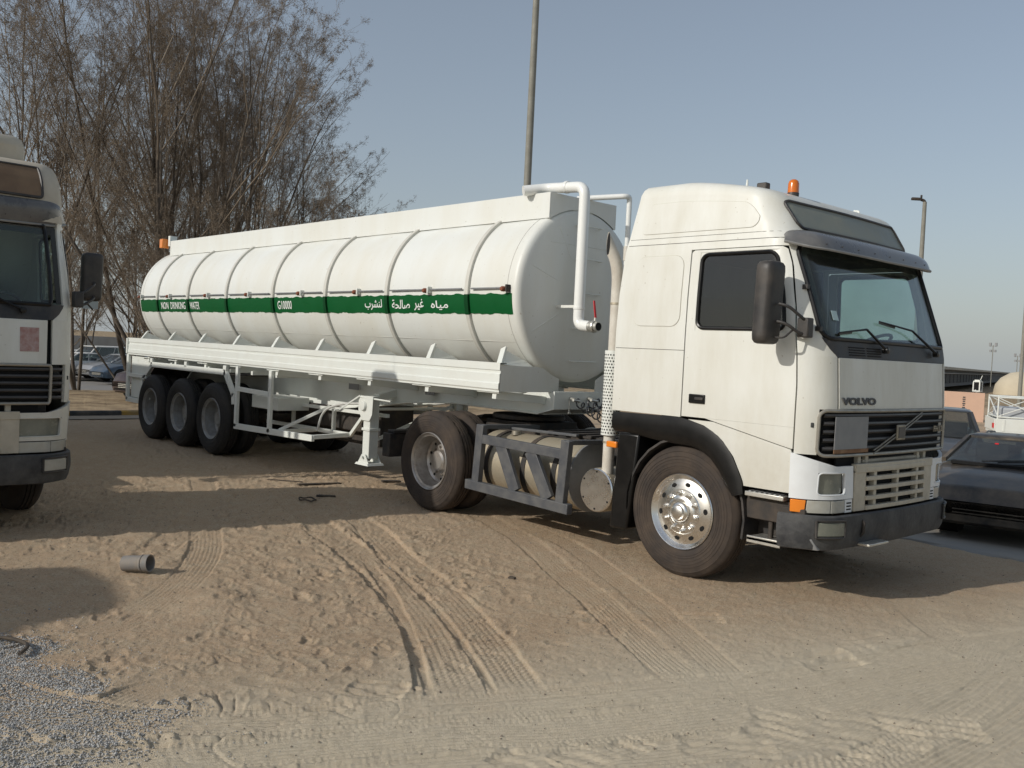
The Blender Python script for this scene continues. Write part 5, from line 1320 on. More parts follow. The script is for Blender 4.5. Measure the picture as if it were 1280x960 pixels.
M['bark'] = pmat('grey_brown_bark', (.12,.10,.08), .9, dirt=(.06,.048,.037), dirt_amt=.8, dscale=5, bump=.4, bscale=14)
M['twig'] = pmat('twig_brown', (.24,.195,.148), .9, dirt=(.155,.125,.092), dirt_amt=.8, dscale=1.2)
M['dryleaf'] = pmat('dry_seed_brown', (.15,.115,.08), .9, dirt=(.27,.21,.145), dirt_amt=.9, dscale=.8)
# ================================================================== cars
def car(label, loc, rz, kind, paint, cat='car', group=None, scale=1.0):
    root = empty('parked_car', loc, rz); tag(root, label, cat, group); root.scale = (scale,)*3
    if kind == 'suv':
        L2, Wd, H = 2.4, .94, 1.82
        body = [(-2.40,.55,.86,.80),(-2.36,.95,.92,.93),(-2.2,1.08,.94,.98),(-1.0,1.10,.94,.98),(.6,1.12,.94,.98),(1.0,1.10,.93,.97),(1.9,1.02,.92,.93),(2.28,.90,.86,.88),(2.40,.62,.80,.78)]
        gh = [(-2.30,-2.12,),(1.05,.35)]; inset = .17
    elif kind == 'coupe':
        L2, Wd, H = 2.35, .94, 1.26
        body = [(-2.35,.60,.84,.78),(-2.3,.86,.88,.88),(-1.9,.93,.92,.92),(-.9,.92,.94,.93),(.55,.90,.94,.92),(.9,.88,.94,.92),(1.7,.78,.93,.90),(2.2,.66,.88,.84),(2.38,.48,.80,.74)]
        gh = [(-1.85,-.75,),(.98,.10)]; inset = .22
    else:
        L2, Wd, H = 2.3, .90, 1.44
        body = [(-2.32,.60,.82,.76),(-2.26,.93,.86,.86),(-2.0,1.0,.89,.89),(-1.3,.98,.90,.90),(.4,.95,.90,.90),(.85,.96,.90,.90),(1.6,.86,.89,.88),(2.1,.74,.86,.83),(2.32,.52,.78,.72)]
        gh = [(-1.75,-1.10,),(.98,.15)]; inset = .20
    # body loft
    xs = []; 
    for (a, b) in zip(body[:-1], body[1:]):
        for k in range(6): xs.append(tuple(a[i]+(b[i]-a[i])*k/6 for i in range(4)))
    xs.append(body[-1]); G = []; wx = (-1.38, 1.42); wr = .37
    for x, zt, w, wt in xs:
        zb_ = .20 if abs(x) < L2-.12 else .26
        e = max(0, (abs(x)-(L2-.35))/.35); w2 = w*Wd/.9*(1-.10*e**2)
        row = [(x, 0, zb_)]
        half = [(w2*.93, zb_), (w2*.985, zb_+.10), (w2, zb_+.26), (w2*.995, zt*.72), (w2*.965, zt*.90), (wt*Wd/.9*.93, zt-.015), (wt*Wd/.9*.86, zt+.006), (w2*.5, zt+.022), (0, zt+.03)]
        for j, (yy, zz) in enumerate(half):
            row.append((x+(0 if j < 3 else 0), yy, zz))
        G.append(row)
    b = MB(); b.grid(G); Gm = [[(p[0], -p[1], p[2]) for p in r] for r in G]; b.grid(Gm)
    for g in (G[0], G[-1]): b.add([*g, *[(p[0], -p[1], p[2]) for p in g[::-1][1:-1]]], [tuple(range(len(g)*2-2))])
    bo = b.build('body', paint, root, 38, merge=.001)
    # arches and wheels
    for x in wx:
        for s_ in (-1, 1):
            ar = MB(); ar.cyl((x, s_*.5, .34), (x, s_*(Wd*1.0+.003), .34), .385, 28); ar.build('wheel_arch', M['hole'], bo, 30)
            w = MB(); w.lathe([(.20,0),(.21,-.012),(.30,-.012),(.335,.01),(.34,.03),(.34,.19),(.32,.21),(.2,.21)], (x, s_*(Wd+.012), .335), 'Y', 28, -s_); wo = w.build('wheel', M['rubber'], root, 35)
            r = MB(); r.lathe([(0,.02),(.05,.018),(.06,.04),(.185,.045),(.20,-.004),(.212,-.002)], (x, s_*(Wd+.012), .335), 'Y', 24, -s_)
            for k in range(5):
                a = 2*PI*k/5; r.bar((x+.05*math.cos(a), s_*(Wd-.01), .335+.05*math.sin(a)), (x+.195*math.cos(a), s_*(Wd-.005), .335+.195*math.sin(a)), .05, .03, (0,1,0))
            r.build('rim', M['rim_silver'], wo)
    # greenhouse
    (xr0, xr1), (xf0, xf1) = gh; zbelt = body[3][1]-.01; zr = H-.05; wb = body[4][2]*Wd/.9*.93; wt = wb-inset
    O = [[(xr0, -wb*.9, zbelt), (xf0, -wb*.93, zbelt), (xf0+.10, -wb*.5, zbelt), (xf0+.10, wb*.5, zbelt), (xf0, wb*.93, zbelt), (xr0, wb*.9, zbelt), (xr0-.06, wb*.5, zbelt), (xr0-.06, -wb*.5, zbelt)],
         [(xr1, -wt, zr), (xf1, -wt, zr), (xf1+.08, -wt*.5, zr), (xf1+.08, wt*.5, zr), (xf1, wt, zr), (xr1, wt, zr), (xr1-.05, wt*.5, zr), (xr1-.05, -wt*.5, zr)]]
    g = MB(); g.grid([r+[r[0]] for r in O]); g.build('windows', M['carglass'], bo, 20)
    rf = MB(); lay = []
    for sc_, dz in ((1.0, 0), (1.0, .02), (.93, .042), (.6, .058), (.0, .064)):
        cx_ = (xr1+xf1)/2; lay.append([(cx_+(p[0]-cx_)*(sc_ if sc_ < 1 else 1.0), p[1]*sc_, zr+dz) for p in O[1]])
    rf.grid([r+[r[0]] for r in lay]); rf.f.append(tuple(range(8))); rf.build('roof', paint, bo, 40, merge=.001)
    pm = paint if kind != 'coupe' else M['car_black']
    def pillar(a, c, w_, h_): q = MB(); q.bar(a, c, w_, h_); q.build('pillar', pm, bo)
    for s_ in (0, 1, 4, 5): pillar(O[0][s_], O[1][s_], .055, .055)
    for s_ in ((0, 1), (5, 4)): pillar(Vector(O[0][s_[0]])*.52+Vector(O[0][s_[1]])*.48, Vector(O[1][s_[0]])*.52+Vector(O[1][s_[1]])*.48, .05, .02)
    for s_ in ((0, 1), (4, 5)): q = MB(); q.bar(O[1][s_[0]], O[1][s_[1]], .05, .04); q.build('roof_rail', pm, bo)
    inn = MB(); inn.box(-1.2, .9, -wb*.8, wb*.8, .5, zbelt-.02)
    for yy in (-.38, .38): inn.box(-.1, .05, yy-.22, yy+.22, .5, zbelt+.22); inn.box(-1.1,-.95, yy-.25, yy+.25, .5, zbelt+.15)
    inn.build('seats', M['interior'], bo, bevel=.02)
    # lamps, grille, plate, mirrors
    xf = L2; zf = body[-1][1]
    for s_ in (-1, 1):
        h = MB(); h.hexa([(xf-.36,s_*Wd*.93,zf+.08),(xf-.03,s_*Wd*.62,zf+.03),(xf-.20,s_*Wd*.60,zf+.03),(xf-.5,s_*Wd*.85,zf+.08),(xf-.42,s_*Wd*.90,zf+.20),(xf-.10,s_*Wd*.60,zf+.13),(xf-.25,s_*Wd*.58,zf+.14),(xf-.55,s_*Wd*.82,zf+.20)])
        h.build('headlight', M['lens'], bo, bevel=.01)
        mr = MB(); mr.hexa([(xf0-.28,s_*(wb+.0),zbelt+.02),(xf0-.16,s_*(wb+.0),zbelt+.02),(xf0-.18,s_*(wb+.20),zbelt+.03),(xf0-.26,s_*(wb+.20),zbelt+.03),(xf0-.28,s_*(wb+.06),zbelt+.15),(xf0-.18,s_*(wb+.06),zbelt+.15),(xf0-.20,s_*(wb+.20),zbelt+.15),(xf0-.26,s_*(wb+.20),zbelt+.15)])
        mr.build('wing_mirror', paint, bo, bevel=.02)
        t = MB(); t.box(-L2-.01, -L2+.12, *sorted((s_*Wd*.62, s_*Wd*.88)), body[1][1]-.22, body[1][1]-.06); t.build('tail_light', M['red'], bo, bevel=.02)
    gr = MB(); gr.box(xf-.10, xf+.025, -Wd*.5, Wd*.5, zf-.18, zf-.02); gr.box(xf-.1, xf+.02, -Wd*.7, Wd*.7, .27, .36); gr.build('radiator_grille', M['hole'], bo, bevel=.01)
    gl = MB()
    for k in range(3): gl.box(xf+.0, xf+.035, -Wd*.48, Wd*.48, zf-.16+k*.045, zf-.145+k*.045)
    gl.build('grille_bar', M['alu_bright'] if kind != 'coupe' else M['car_black'], bo)
    if kind == 'coupe':
        for s_ in (-1, 1):
            w = MB(); w.bar((xf0+.09, s_*.1-.25, zbelt+.03), (xf0-.05, s_*.1+.38, zbelt+.09), .02, .015); w.build('wiper', M['hole'], bo)
        u = .78; z = zbelt+(zr-zbelt)*u; x = xf0+.10+(xf1-xf0-.02)*u; q = MB(); q.hexa([(x+.005,-.30,z),(x+.012,-.30,z),(x+.012,-.25,z),(x+.005,-.25,z),(x-.015,-.30,z+.018),(x-.008,-.30,z+.018),(x-.008,-.25,z+.018),(x-.015,-.25,z+.018)]); q.build('sticker', M['red'], bo, 0)
        cw = MB(); cw.box(xf0-.02, xf0+.16, -wb*.8, wb*.8, zbelt-.03, zbelt+.012); cw.build('cowl', M['hole'], bo)
    return root
def paintm(name, c, metal=.0, rough=.28, dust=.25): return pmat(name, c, rough, metal=metal, dirt=DUST, dirt_amt=dust, dscale=2, coat=.3)
M['car_black'] = paintm('black_car_paint', (.016,.015,.014), 0, .42, .42)
M['car_white'] = paintm('white_car_paint', (.72,.71,.68)); M['car_silver'] = paintm('silver_car_paint', (.40,.41,.42), .5); M['car_grey'] = paintm('dark_grey_car_paint', (.055,.058,.062), .3)
M['car_blue'] = paintm('blue_car_paint', (.05,.085,.13), .3); M['car_darkred'] = paintm('dark_car_paint', (.05,.035,.04), .3)
# ================================================================== put it together
g_me = build_ground(); M['sand'] = ground_material(); g_me.materials.append(M['sand'])
gnd = inst('ground', g_me); tag(gnd, kind='structure')

# asphalt road to the right of the cab
def asphalt(name, c0, c1, sc_=90):
    m = pmat(name, c0, .85, dirt=c1, dirt_amt=.7, dscale=1.5, bump=.3, bscale=sc_); return m
M['asphalt'] = asphalt('dusty_asphalt', (.24,.232,.215), (.34,.30,.24)); M['carpark'] = asphalt('car_park_asphalt', (.20,.195,.19), (.28,.25,.21))
def sheet(name, poly, mat, lift=.03, n=40):
    """quad sheet following the ground base; poly = 4 corners"""
    a, b, c, d = [Vector((*p, 0)) for p in poly]; G = []
    for i in range(n+1):
        u = i/n; row = []
        for j in range(n+1):
            v = j/n; p = (a*(1-u)+b*u)*(1-v)+(d*(1-u)+c*u)*v
            if v == 0: p = p+Vector((0, .10*math.sin(i*1.9)+.05*math.sin(i*5.1), 0))
            row.append((p.x, p.y, zb(p.x, p.y)+lift-(.05 if j == 0 else 0)))
        G.append(row)
    m = MB(); m.grid(G); o = m.build(name, mat, None, 60); tag(o, kind='structure'); return o
sheet('road', [(-14,5.6),(9,3.1),(14,9.0),(-14,13.5)], M['asphalt'], .022, 60)
sheet('car_park', [(-42,6),(-34,26),(-70,40),(-78,4)], M['carpark'], .03)
# kerb of painted blocks along the far verge
kb = tag(empty('kerb', (-17.2, 0, -.05)), 'black and yellow painted kerb crossing the sand behind the trailer', 'kerb')
mk = MB(); mk.prism([(-.0,-.05),(.16,-.05),(.16,.10),(.13,.13),(.0,.13)], 'Y', .006, 1.144); kme = mk.mesh('kerb_block', 30)
kme.materials.append(pmat('kerb_yellow', (.42,.25,.045), .8, dirt=(.25,.2,.14), dirt_amt=.8, dscale=3))
kme2 = kme.copy(); kme2.materials.clear(); kme2.materials.append(pmat('kerb_black', (.028,.03,.034), .8, dirt=(.2,.17,.13), dirt_amt=.6, dscale=3))
for k in range(-6, 9):
    y = .08+1.15*k; o = inst('kerb_block', kme if k % 2 else kme2, kb, (-.02*k, y, 0), (0, 0, 0))
# light path strip in front of the kerb
sheet('path', [(-17.25,-9),(-17.25,12),(-16.2,12),(-16.2,-9)], pmat('dusty_path', (.30,.25,.19), .9, dirt=(.36,.30,.22), dirt_amt=.8, dscale=2, bump=.4, bscale=40), .026)

# main tractor and trailer
tk = empty('tractor_truck', (0, 0, 0)); tag(tk, 'white high-roofed tractor unit with chrome front wheel and orange beacon, pulling the clean tanker', 'truck', 'white tanker trucks')
random.seed(11); tractor(tk)
tl = empty('tanker_trailer', (0, 0, 0)); tag(tl, 'long white water tanker trailer with green stripe and lettering behind the sunlit cab', 'trailer', 'white tanker trailers')
trailer(tl)
# the dusty one on the left
tk2 = empty('tractor_truck', (-5.88, -6.25, 0)); tag(tk2, 'shaded tractor unit at left edge with brown roof window and red hood sticker', 'truck', 'white tanker trucks')
tractor(tk2, variant='left')
tl2 = copy_tree(tl); tl2.location = (-5.88, -6.25, 0); tag(tl2, 'tanker trailer behind the shaded left truck, showing only its shadow on the sand', 'trailer', 'white tanker trailers')
tk3 = copy_tree(tk); tk3.location = (-3.42, -13.05, 0); tk3.rotation_euler = (0, 0, math.radians(5)); tag(tk3, 'third tractor unit beyond the left edge, seen by its pointed shadow', 'truck', 'white tanker trucks')

def gh(x, y): return float(sand_height(np.array([float(x)]), np.array([float(y)]))[0])
# pipe piece on the sand
pp = MB(); pp.lathe([(.062,.0),(.068,.0),(.070,.02),(.070,.17),(.074,.175),(.078,.18),(.078,.19),(.072,.195),(.072,.20),(.078,.205),(.078,.255),(.072,.256),(.066,.25),(.064,.01)], (0,0,0), 'X', 32, close=True)
pc = pp.build('pipe_offcut', pmat('grey_plastic_pipe', (.17,.17,.17), .6, dirt=(.30,.25,.19), dirt_amt=.8, dscale=8), None, 35)
pc.location = (-2.60, -3.97, gh(-2.5, -3.85)+.072); pc.rotation_euler = (0, math.radians(-5), math.radians(38)); pc.scale = (.92, .92, .92); tag(pc, 'short grey plastic pipe offcut lying alone on the sand near the left truck', 'pipe')

# laths and scraps on the ground between the trucks
def scrap(name, label, cat, dims, loc, rz, mat, group=None, tilt=0):
    m = MB(); x, y, z = dims; m.hexa([(-x,-y,0),(x,-y*.8,0),(x*.95,y,0),(-x,y,0),(-x,-y,z),(x,-y*.8,z),(x*.95,y,z),(-x,y,z)])
    o = m.build(name, mat, None, 30, bevel=.003); o.location = (loc[0], loc[1], gh(loc[0], loc[1])+.002); o.rotation_euler = (tilt, .02, rz); tag(o, label, cat, group); return o
M['scrap'] = pmat('dark_scrap', (.035,.03,.026), .8, dirt=(.2,.15,.1), dirt_amt=.6, dscale=8)
scrap('lath', 'long thin dark lath lying on the sunlit strip left of the landing leg', 'lath', (.32,.035,.02), (-6.09,-.05,.02), math.radians(84), M['scrap'])
scrap('rubber_scrap', 'short black rubber scrap on the sand right beside the landing leg foot', 'scrap', (.14,.05,.025), (-5.86,.98,.02), math.radians(70), M['scrap'])
scrap('lath', 'thin tapering stick on the sand, left of the long dark lath', 'stick', (.25,.012,.012), (-6.5,-.35,.02), math.radians(45), M['scrap'])
scrap('wood_scrap', 'dark wood scrap in the shade of the left truck, below the sunlit strip', 'scrap', (.12,.03,.02), (-5.1,-.55,.02), math.radians(60), M['scrap'])
scrap('sand_clod', 'small dark clod on open sand in front of the side guard', 'clod', (.03,.02,.02), (-.72,-1.36,.01), .3, M['scrap'])
scrap('paper_scrap', 'tiny white paper scrap beside the curved tyre tracks', 'scrap', (.012,.010,.004), (-1.66,-1.98,.015), .3, M['letter'])
rg = MB(); rg.tube([(.13*math.cos(2*PI*k/24), .09*math.sin(2*PI*k/24), .008*math.sin(k)) for k in range(24)], .010, 6, closed=True); ro = rg.build('wire_ring', M['scrap'], None); ro.location = (-4.95,-.9,gh(-4.95,-.9)+.01); tag(ro, 'dark wire ring lying in the shade band between the trucks', 'ring')
wl = MB(); wl.tube(smoothpath([(-1.30,-5.30,-.02),(-1.16,-5.18,-.015),(-.98,-5.12,-.02),(-.84,-5.22,-.02)], .1), .012, 6); wo = wl.build('cable_piece', M['scrap'], None); tag(wo, 'bent piece of black cable on the gravel at the left edge', 'cable')

# ---------------------------------------------------------------- gravel spilled at the lower left
def gravel():
    rs = np.random.RandomState(2); n = 38000
    poly = np.array([(-2.2,-6.2),(-1.50,-5.15),(-1.05,-5.02),(-.53,-5.12),(-.15,-4.98),(.15,-5.02),(.54,-4.80),(.60,-4.98),(.70,-5.11),(.88,-5.25),(.80,-5.42),(.95,-5.6),(.9,-6.6),(-2.2,-7.4)])
    x = rs.uniform(-2.0, 1.2, n*2); y = rs.uniform(-6.2, -4.6, n*2); ins = np.zeros(n*2, bool); j = len(poly)-1
    wxx = x+.13*vnoise(x, y, 3.5, 71)+.06*rs.normal(0, 1, n*2); wyy = y+.13*vnoise(x, y, 3.5, 72)+.06*rs.normal(0, 1, n*2)
    for i in range(len(poly)):
        xi, yi = poly[i]; xj, yj = poly[j]; c = ((yi > wyy) != (yj > wyy)) & (wxx < (xj-xi)*(wyy-yi)/(yj-yi+1e-12)+xi); ins ^= c; j = i
    dens = .95+.7*vnoise(x, y, 2.6, 73); ins &= rs.uniform(0, 1, n*2) < dens
    stray = (rs.uniform(0, 1, n*2) < .012) & (x > -2) & (x < 1.2) & (y < -4.2)
    k = np.where(ins | stray)[0][:n]; x = x[k]; y = y[k]; N = len(x); s_ = rs.uniform(.0032, .0068, N)*(1+.5*(rs.uniform(0, 1, N) > .95))
    z = sand_height(x, y)+s_*.45
    base = np.array([(1,0,0),(0,1,0),(-1,0,0),(0,-1,0),(0,0,1),(0,0,-1)], float); fc = np.array([(0,1,4),(1,2,4),(2,3,4),(3,0,4),(1,0,5),(2,1,5),(3,2,5),(0,3,5)])
    V = base[None]*s_[:, None, None]*rs.uniform(.6, 1.25, (N, 6, 1))
    a = rs.uniform(0, 6.28, N); b = rs.uniform(-.6, .6, N); ca, sa = np.cos(a)[:, None], np.sin(a)[:, None]; cb, sb = np.cos(b)[:, None], np.sin(b)[:, None]
    X = V[..., 0]*ca-V[..., 1]*sa; Y = V[..., 0]*sa+V[..., 1]*ca; Z = V[..., 2]; X, Z = X*cb-Z*sb, X*sb+Z*cb
    V = np.stack([X+x[:, None], Y+y[:, None], Z*.85+z[:, None]], -1).reshape(-1, 3); F = (fc[None]+(np.arange(N)*6)[:, None, None]).reshape(-1, 3)
    me = bpy.data.meshes.new('gravel'); me.vertices.add(len(V)); me.vertices.foreach_set('co', V.ravel()); me.loops.add(len(F)*3); me.loops.foreach_set('vertex_index', F.ravel().astype(np.int32))
    me.polygons.add(len(F)); me.polygons.foreach_set('loop_start', (np.arange(len(F))*3).astype(np.int32)); me.update(calc_edges=True)
    m, nn, b_ = newmat('gravel_stone'); geo = nn.nodes.new('ShaderNodeNewGeometry'); r = nn.nodes.new('ShaderNodeValToRGB')
    r.color_ramp.elements[0].color = (.25,.248,.24,1); r.color_ramp.elements[1].color = (.52,.51,.485,1); nn.links.new(geo.outputs['Random Per Island'], r.inputs[0]); nn.links.new(r.outputs[0], b_.inputs['Base Color']); b_.inputs['Roughness'].default_value = .85
    me.materials.append(m); return inst('gravel', me)
gv = gravel(); tag(gv, 'grey gravel spilled over the sand at the lower left', 'gravel', kind='stuff')
def pebbles():
    rs = np.random.RandomState(8); N = 2600; x = rs.uniform(-7, 4, N); y = rs.uniform(-5.5, 3, N); s_ = rs.uniform(.003, .010, N)**1.0; z = sand_height(x, y)+s_*.3
    m = MB(); base = [(1,0,0),(0,1,0),(-1,0,0),(0,-1,0),(0,0,.8),(0,0,-.8)]; fc = [(0,1,4),(1,2,4),(2,3,4),(3,0,4),(1,0,5),(2,1,5),(3,2,5),(0,3,5)]
    for i in range(N):
        a = rs.uniform(0, 6); c, s2 = math.cos(a), math.sin(a); m.add([(x[i]+s_[i]*(p[0]*c-p[1]*s2)*rs.uniform(.7,1.3), y[i]+s_[i]*(p[0]*s2+p[1]*c), z[i]+s_[i]*p[2]) for p in base], fc)
    me = m.mesh('pebbles', 0, False); mt = pmat('pebble', (.30,.25,.19), .9, dirt=(.12,.10,.08), dirt_amt=.9, dscale=3); me.materials.append(mt); return inst('pebbles', me)
pb = pebbles(); tag(pb, 'loose pebbles and clods scattered over the sand', 'pebbles', kind='stuff')

# ---------------------------------------------------------------- trees
T1 = tree_meshes(21, 18.0, 3, .40, .88, 38000); T2 = tree_meshes(34, 16.5, 3, .50, .88, 38000); T3 = tree_meshes(47, 14.5, 4, .62, .82, 30000, .02)
T4 = tree_meshes(71, 12.0, 2, .25, .85, 16000, 0.0, (.18,.10))
TB = tree_meshes(58, 6.5, 6, .95, .74, 24000, .05)
TR_ = [
 (T1, 'tall bare tree rising directly behind the rear end of the tanker', (-28.55,6.6,0), .4, 1.0),
 (T2, 'bare tree with fanned stems rising behind the tanker, second from the tall rear one', (-29.77,8.3,0), 1.9, 1.05),
 (T1, 'bare many-stemmed tree rising over the middle of the tanker', (-29.3,10.2,0), .6, .92),
 (T3, 'wide bare tree whose branches reach farthest right towards the lamp pole', (-27.3,10.7,0), 3.4, .66),
 (T4, 'slim leaning tree trunk right beside the shaded truck mirror', (-27.9,2.7,0), 2.6, 1.0),
 (T2, 'bare tree between the shaded truck and the rear of the tanker', (-66,20,0), 4.4, 1.3),
 (T2, 'low bare tree farther back behind the left truck mirror', (-72,17.0,0), 3.1, 1.4),
 (T3, 'farther bare tree seen through the stems behind the tanker rear', (-40,13.2,0), 1.0, .95),
 (T2, 'farther bare tree behind the fanned stems over the tanker', (-37,12.6,0), 6.0, .85),
 (T1, 'upright bare tree just left of the tall rear one, over the tanker tail lamp', (-33.1,7.7,0), 2.2, 1.0),
 (T3, 'sparse bare tree standing over the shaded truck at the left edge', (-35.5,3.2,0), 2.6, 1.1),
 (T3, 'bare tree set back between the two tallest stems behind the tanker', (-33.5,9.2,0), 4.1, 1.1),
 (T2, 'bare tree set back over the middle of the tanker roof box', (-31,11.2,0), .2, .95),
 (T1, 'bare tree in the second row, over the third weld band of the tank', (-35,10.6,0), 5.4, 1.0),
 (T3, 'bare tree at the back, right of the fanned stems', (-36.5,11.2,0), 3.3, 1.0),
 (T2, 'bare tree in the back row above the left truck mirror', (-40,7.6,0), 1.2, 1.1),
 (T3, 'rounded bare tree at the right end of the row, over the fifth weld band', (-28.5,11.6,0), 1.3, .72),
 (T2, 'bare tree standing close behind the roof box of the tanker', (-31,9.0,0), 2.9, .95),
]
for ms, lb, loc, rz, s_ in TR_: place_tree(ms, 'bare_tree', lb, loc, rz, s_)
SH_ = [
 ('spreading bare bush whose twigs end the tree row nearest the tall pole', (-27.6,12.5,0), 2.1, 1.15), ('tall tangled bush filling the gap behind the tanker roof box', (-31.5,9.4,0), .9, 1.5), ('tall tangled bush at the right of the tree row', (-31.5,12.0,0), 3.0, 1.25), ('tall tangled bush left of the tanker tail lamp', (-34.5,8.0,0), 5.0, 1.5),
 ('drooping bare bush between the shaded truck mirror and the tanker', (-68.0,17.0,0), .3, 1.7), ('dense brown bush right behind the tanker rear corner', (-26.2,5.9,0), 1.3, .95), ('brown thicket behind the tanker, under the tall bare tree', (-27.5,8.0,0), 2.6, 1.05),
 ('brown thicket over the top of the tanker, under the fanned stems', (-27.0,10.6,0), 4.0, 1.0), ('low brown thicket at the right end of the tree row', (-26.5,11.9,0), 5.3, .75), ('bare bush half hidden by the shaded truck cab', (-35,3.4,0), 3.4, 1.1), ('far brown bush behind the parked cars', (-70,15,0), 2.0, 1.7)]
for lb, loc, rz, s_ in SH_: place_tree(TB, 'bare_bush', lb, loc, rz, s_, 'brown bushes under the trees', 'bush')

# pale boundary wall and the cars beyond
fwall = MB(); fwall.box(-.12, .12, -24, 30, -.1, 2.2); fw_o = fwall.build('boundary_wall', pmat('pale_far_wall', (.38,.38,.37), .9, dirt=(.25,.24,.22), dirt_amt=.6, dscale=.6), None, 30); fw_o.location = (-86, 22, -.85); tag(fw_o, 'long pale boundary wall far behind the parked cars and trees', 'wall')
G_ = 'cars parked beyond the kerb'
car('white hatchback at the far left of the parked row beside the shaded truck', (-60.2,13.5,-.88), math.radians(-78), 'sedan', M['car_white'], group=G_)
car('silver white SUV with dark rear side window in the parked row', (-56.0,13.6,-.88), math.radians(-76), 'suv', M['car_white'], group=G_)
car('small white car with round lamps in front of the silver SUV', (-53.4,11.6,-.88), math.radians(-76), 'sedan', M['car_white'], group=G_)
car('dark grey car parked between the white SUV and the blue car', (-52.1,13.7,-.88), math.radians(-76), 'sedan', M['car_silver'], group=G_)
car('blue car in the parked row nearest to the tanker rear', (-49.0,13.5,-.88), math.radians(-78), 'sedan', M['car_blue'], group=G_)
car('dark saloon half hidden behind the rear corner of the tanker frame', (-22.0,5.1,0), math.radians(-70), 'sedan', M['car_darkred'], group=G_)
# right side
gz = -.25+.022
car('low black car facing the camera beside the cab, red sticker on its windscreen', (.12,7.85,gz), math.radians(-78), 'coupe', M['car_black'], group='dark cars on the road')
car('dark saloon just behind the front of the cab, left of the low black car', (-2.75,11.5,gz), math.radians(-66), 'sedan', M['car_grey'], group='dark cars on the road')

# ---------------------------------------------------------------- white flatbed truck with lattice rack
fb = empty('rack_truck', (-2.9, 22.0, -.35), math.radians(28)); fb.scale = (.92,.92,.86); tag(fb, 'white flatbed truck with lattice rack loaded with canvas bales, behind the low black car', 'truck')
m = MB(); m.box(-2.8,2.2,-1.0,1.0,.75,.85)
for y in (-1.0, .97): m.box(-2.8,2.2,y,y+.03,.85,1.25)
m.box(-2.83,-2.8,-1.0,1.0,.85,1.25); m.build('flatbed', M['frame_white'], fb, bevel=.01)
for x in (-2.6,-1.9,-.9,.1,1.1,1.9):
    m = MB(); m.box(x,x+.05,-1.012,-1.0,.87,1.23); m.build('bed_rib', M['frame_white'], fb)
m = MB()
for y in (-.98,.98):
    for z in (1.30,1.92): m.cyl((-2.75,y,z),(2.15,y,z),.028,8)
    for x in (-2.75,-1.5,-.3,.9,2.15): m.cyl((x,y,1.2),(x,y,1.95),.024,8)
    for x0,x1 in ((-2.75,-1.5),(-1.5,-.3),(-.3,.9),(.9,2.15)): m.cyl((x0,y,1.32),(x1,y,1.9),.016,6); m.cyl((x0,y,1.9),(x1,y,1.32),.016,6)
for z in (1.3,1.92):
    for x in (-2.75,2.15): m.cyl((x,-.98,z),(x,.98,z),.024,8)
m.cyl((-2.75,-.98,1.32),(-2.75,.98,1.9),.018,6); m.cyl((-2.75,.98,1.32),(-2.75,-.98,1.9),.018,6)
m.build('lattice_rack', M['frame_white'], fb)
for x,w_,h_,mt in ((-1.9,.75,.62,'bale_grey'),(-.3,.7,.66,'bale_grey'),(1.2,.7,.58,'bale_tan')):
    M.setdefault(mt, pmat(mt, (.42,.44,.46) if mt == 'bale_grey' else (.4,.3,.2), .9, dirt=(.3,.3,.3), dirt_amt=.4, dscale=4))
    m = MB(); m.box(x-w_,x+w_,-.85,.85,.86,.86+h_+.12); m.build('canvas_bale', M[mt], fb, bevel=.06)
m = MB(); m.box(2.3,3.9,-.9,.9,.55,1.35); m.hexa([(2.35,-.88,1.35),(3.75,-.88,1.35),(3.75,.88,1.35),(2.35,.88,1.35),(2.5,-.75,2.0),(3.2,-.75,2.0),(3.2,.75,2.0),(2.5,.75,2.0)]); cb = m.build('cab', M['car_white'], fb, bevel=.06)
m = MB(); m.box(2.2,4.0,-.4,.4,.35,.6); m.box(-2.7,2.3,-.4,.4,.5,.74); m.build('chassis', M['chassis'], fb)
for x in (-1.6,3.1):
    for s_ in (-1,1):
        w = MB(); w.lathe([(.2,0),(.21,-.012),(.30,-.012),(.345,.02),(.35,.2),(.2,.21)], (x,s_*.92,.35),'Y',24,-s_); w.build('wheel', M['rubber'], fb)
m = MB(); m.box(-2.86,-2.83,-.95,-.75,.95,1.1); m.build('tail_lamp', M['red'], fb)

# pink wall, camera post, low building, dome, poles
pw = MB(); pw.box(-13.6,-.03,-.12,.12,-.1,1.25)
pwo = pw.build('pink_wall', pmat('pink_render', (.60,.40,.29), .9, dirt=(.48,.34,.26), dirt_amt=.5, dscale=1.2), None, 30, bevel=.01); pwo.location = (-11.5, 36.95, -.2); pwo.rotation_euler = (0,0,math.radians(24)); tag(pwo, 'low pink rendered wall with a column of small black signs, behind the cab', 'wall')
bm_ = MB(); 
for k, (z, w_) in enumerate(((1.02,.05),(.93,.06),(.84,.05),(.74,.06),(.66,.04),(.56,.06),(.45,.05))): bm_.box(-.86-w_,-.86+w_,-.128,-.121,z-.03,z+.025)
wm = bm_.build('wall_writing', M['letter_dark'], pwo)
ps = empty('camera_post', (-12.0, 37.3, -.2)); ps.scale = (.68,.68,.86); tag(ps, 'white post with a glazed lamp housing on top at the end of the pink wall', 'post')
m = MB(); m.cyl((0,0,0),(0,0,1.25),.16,16); m.cyl((0,0,1.25),(0,0,1.5),.13,16); m.box(-.22,-.05,-.05,.05,1.2,1.3); m.build('post', M['frame_white'], ps)
m = MB(); m.box(-.24,.24,-.24,.24,1.5,1.56)
for a_ in (-.2,.2):
    for b_ in (-.2,.2): m.box(a_-.035,a_+.035,b_-.035,b_+.035,1.56,2.0)
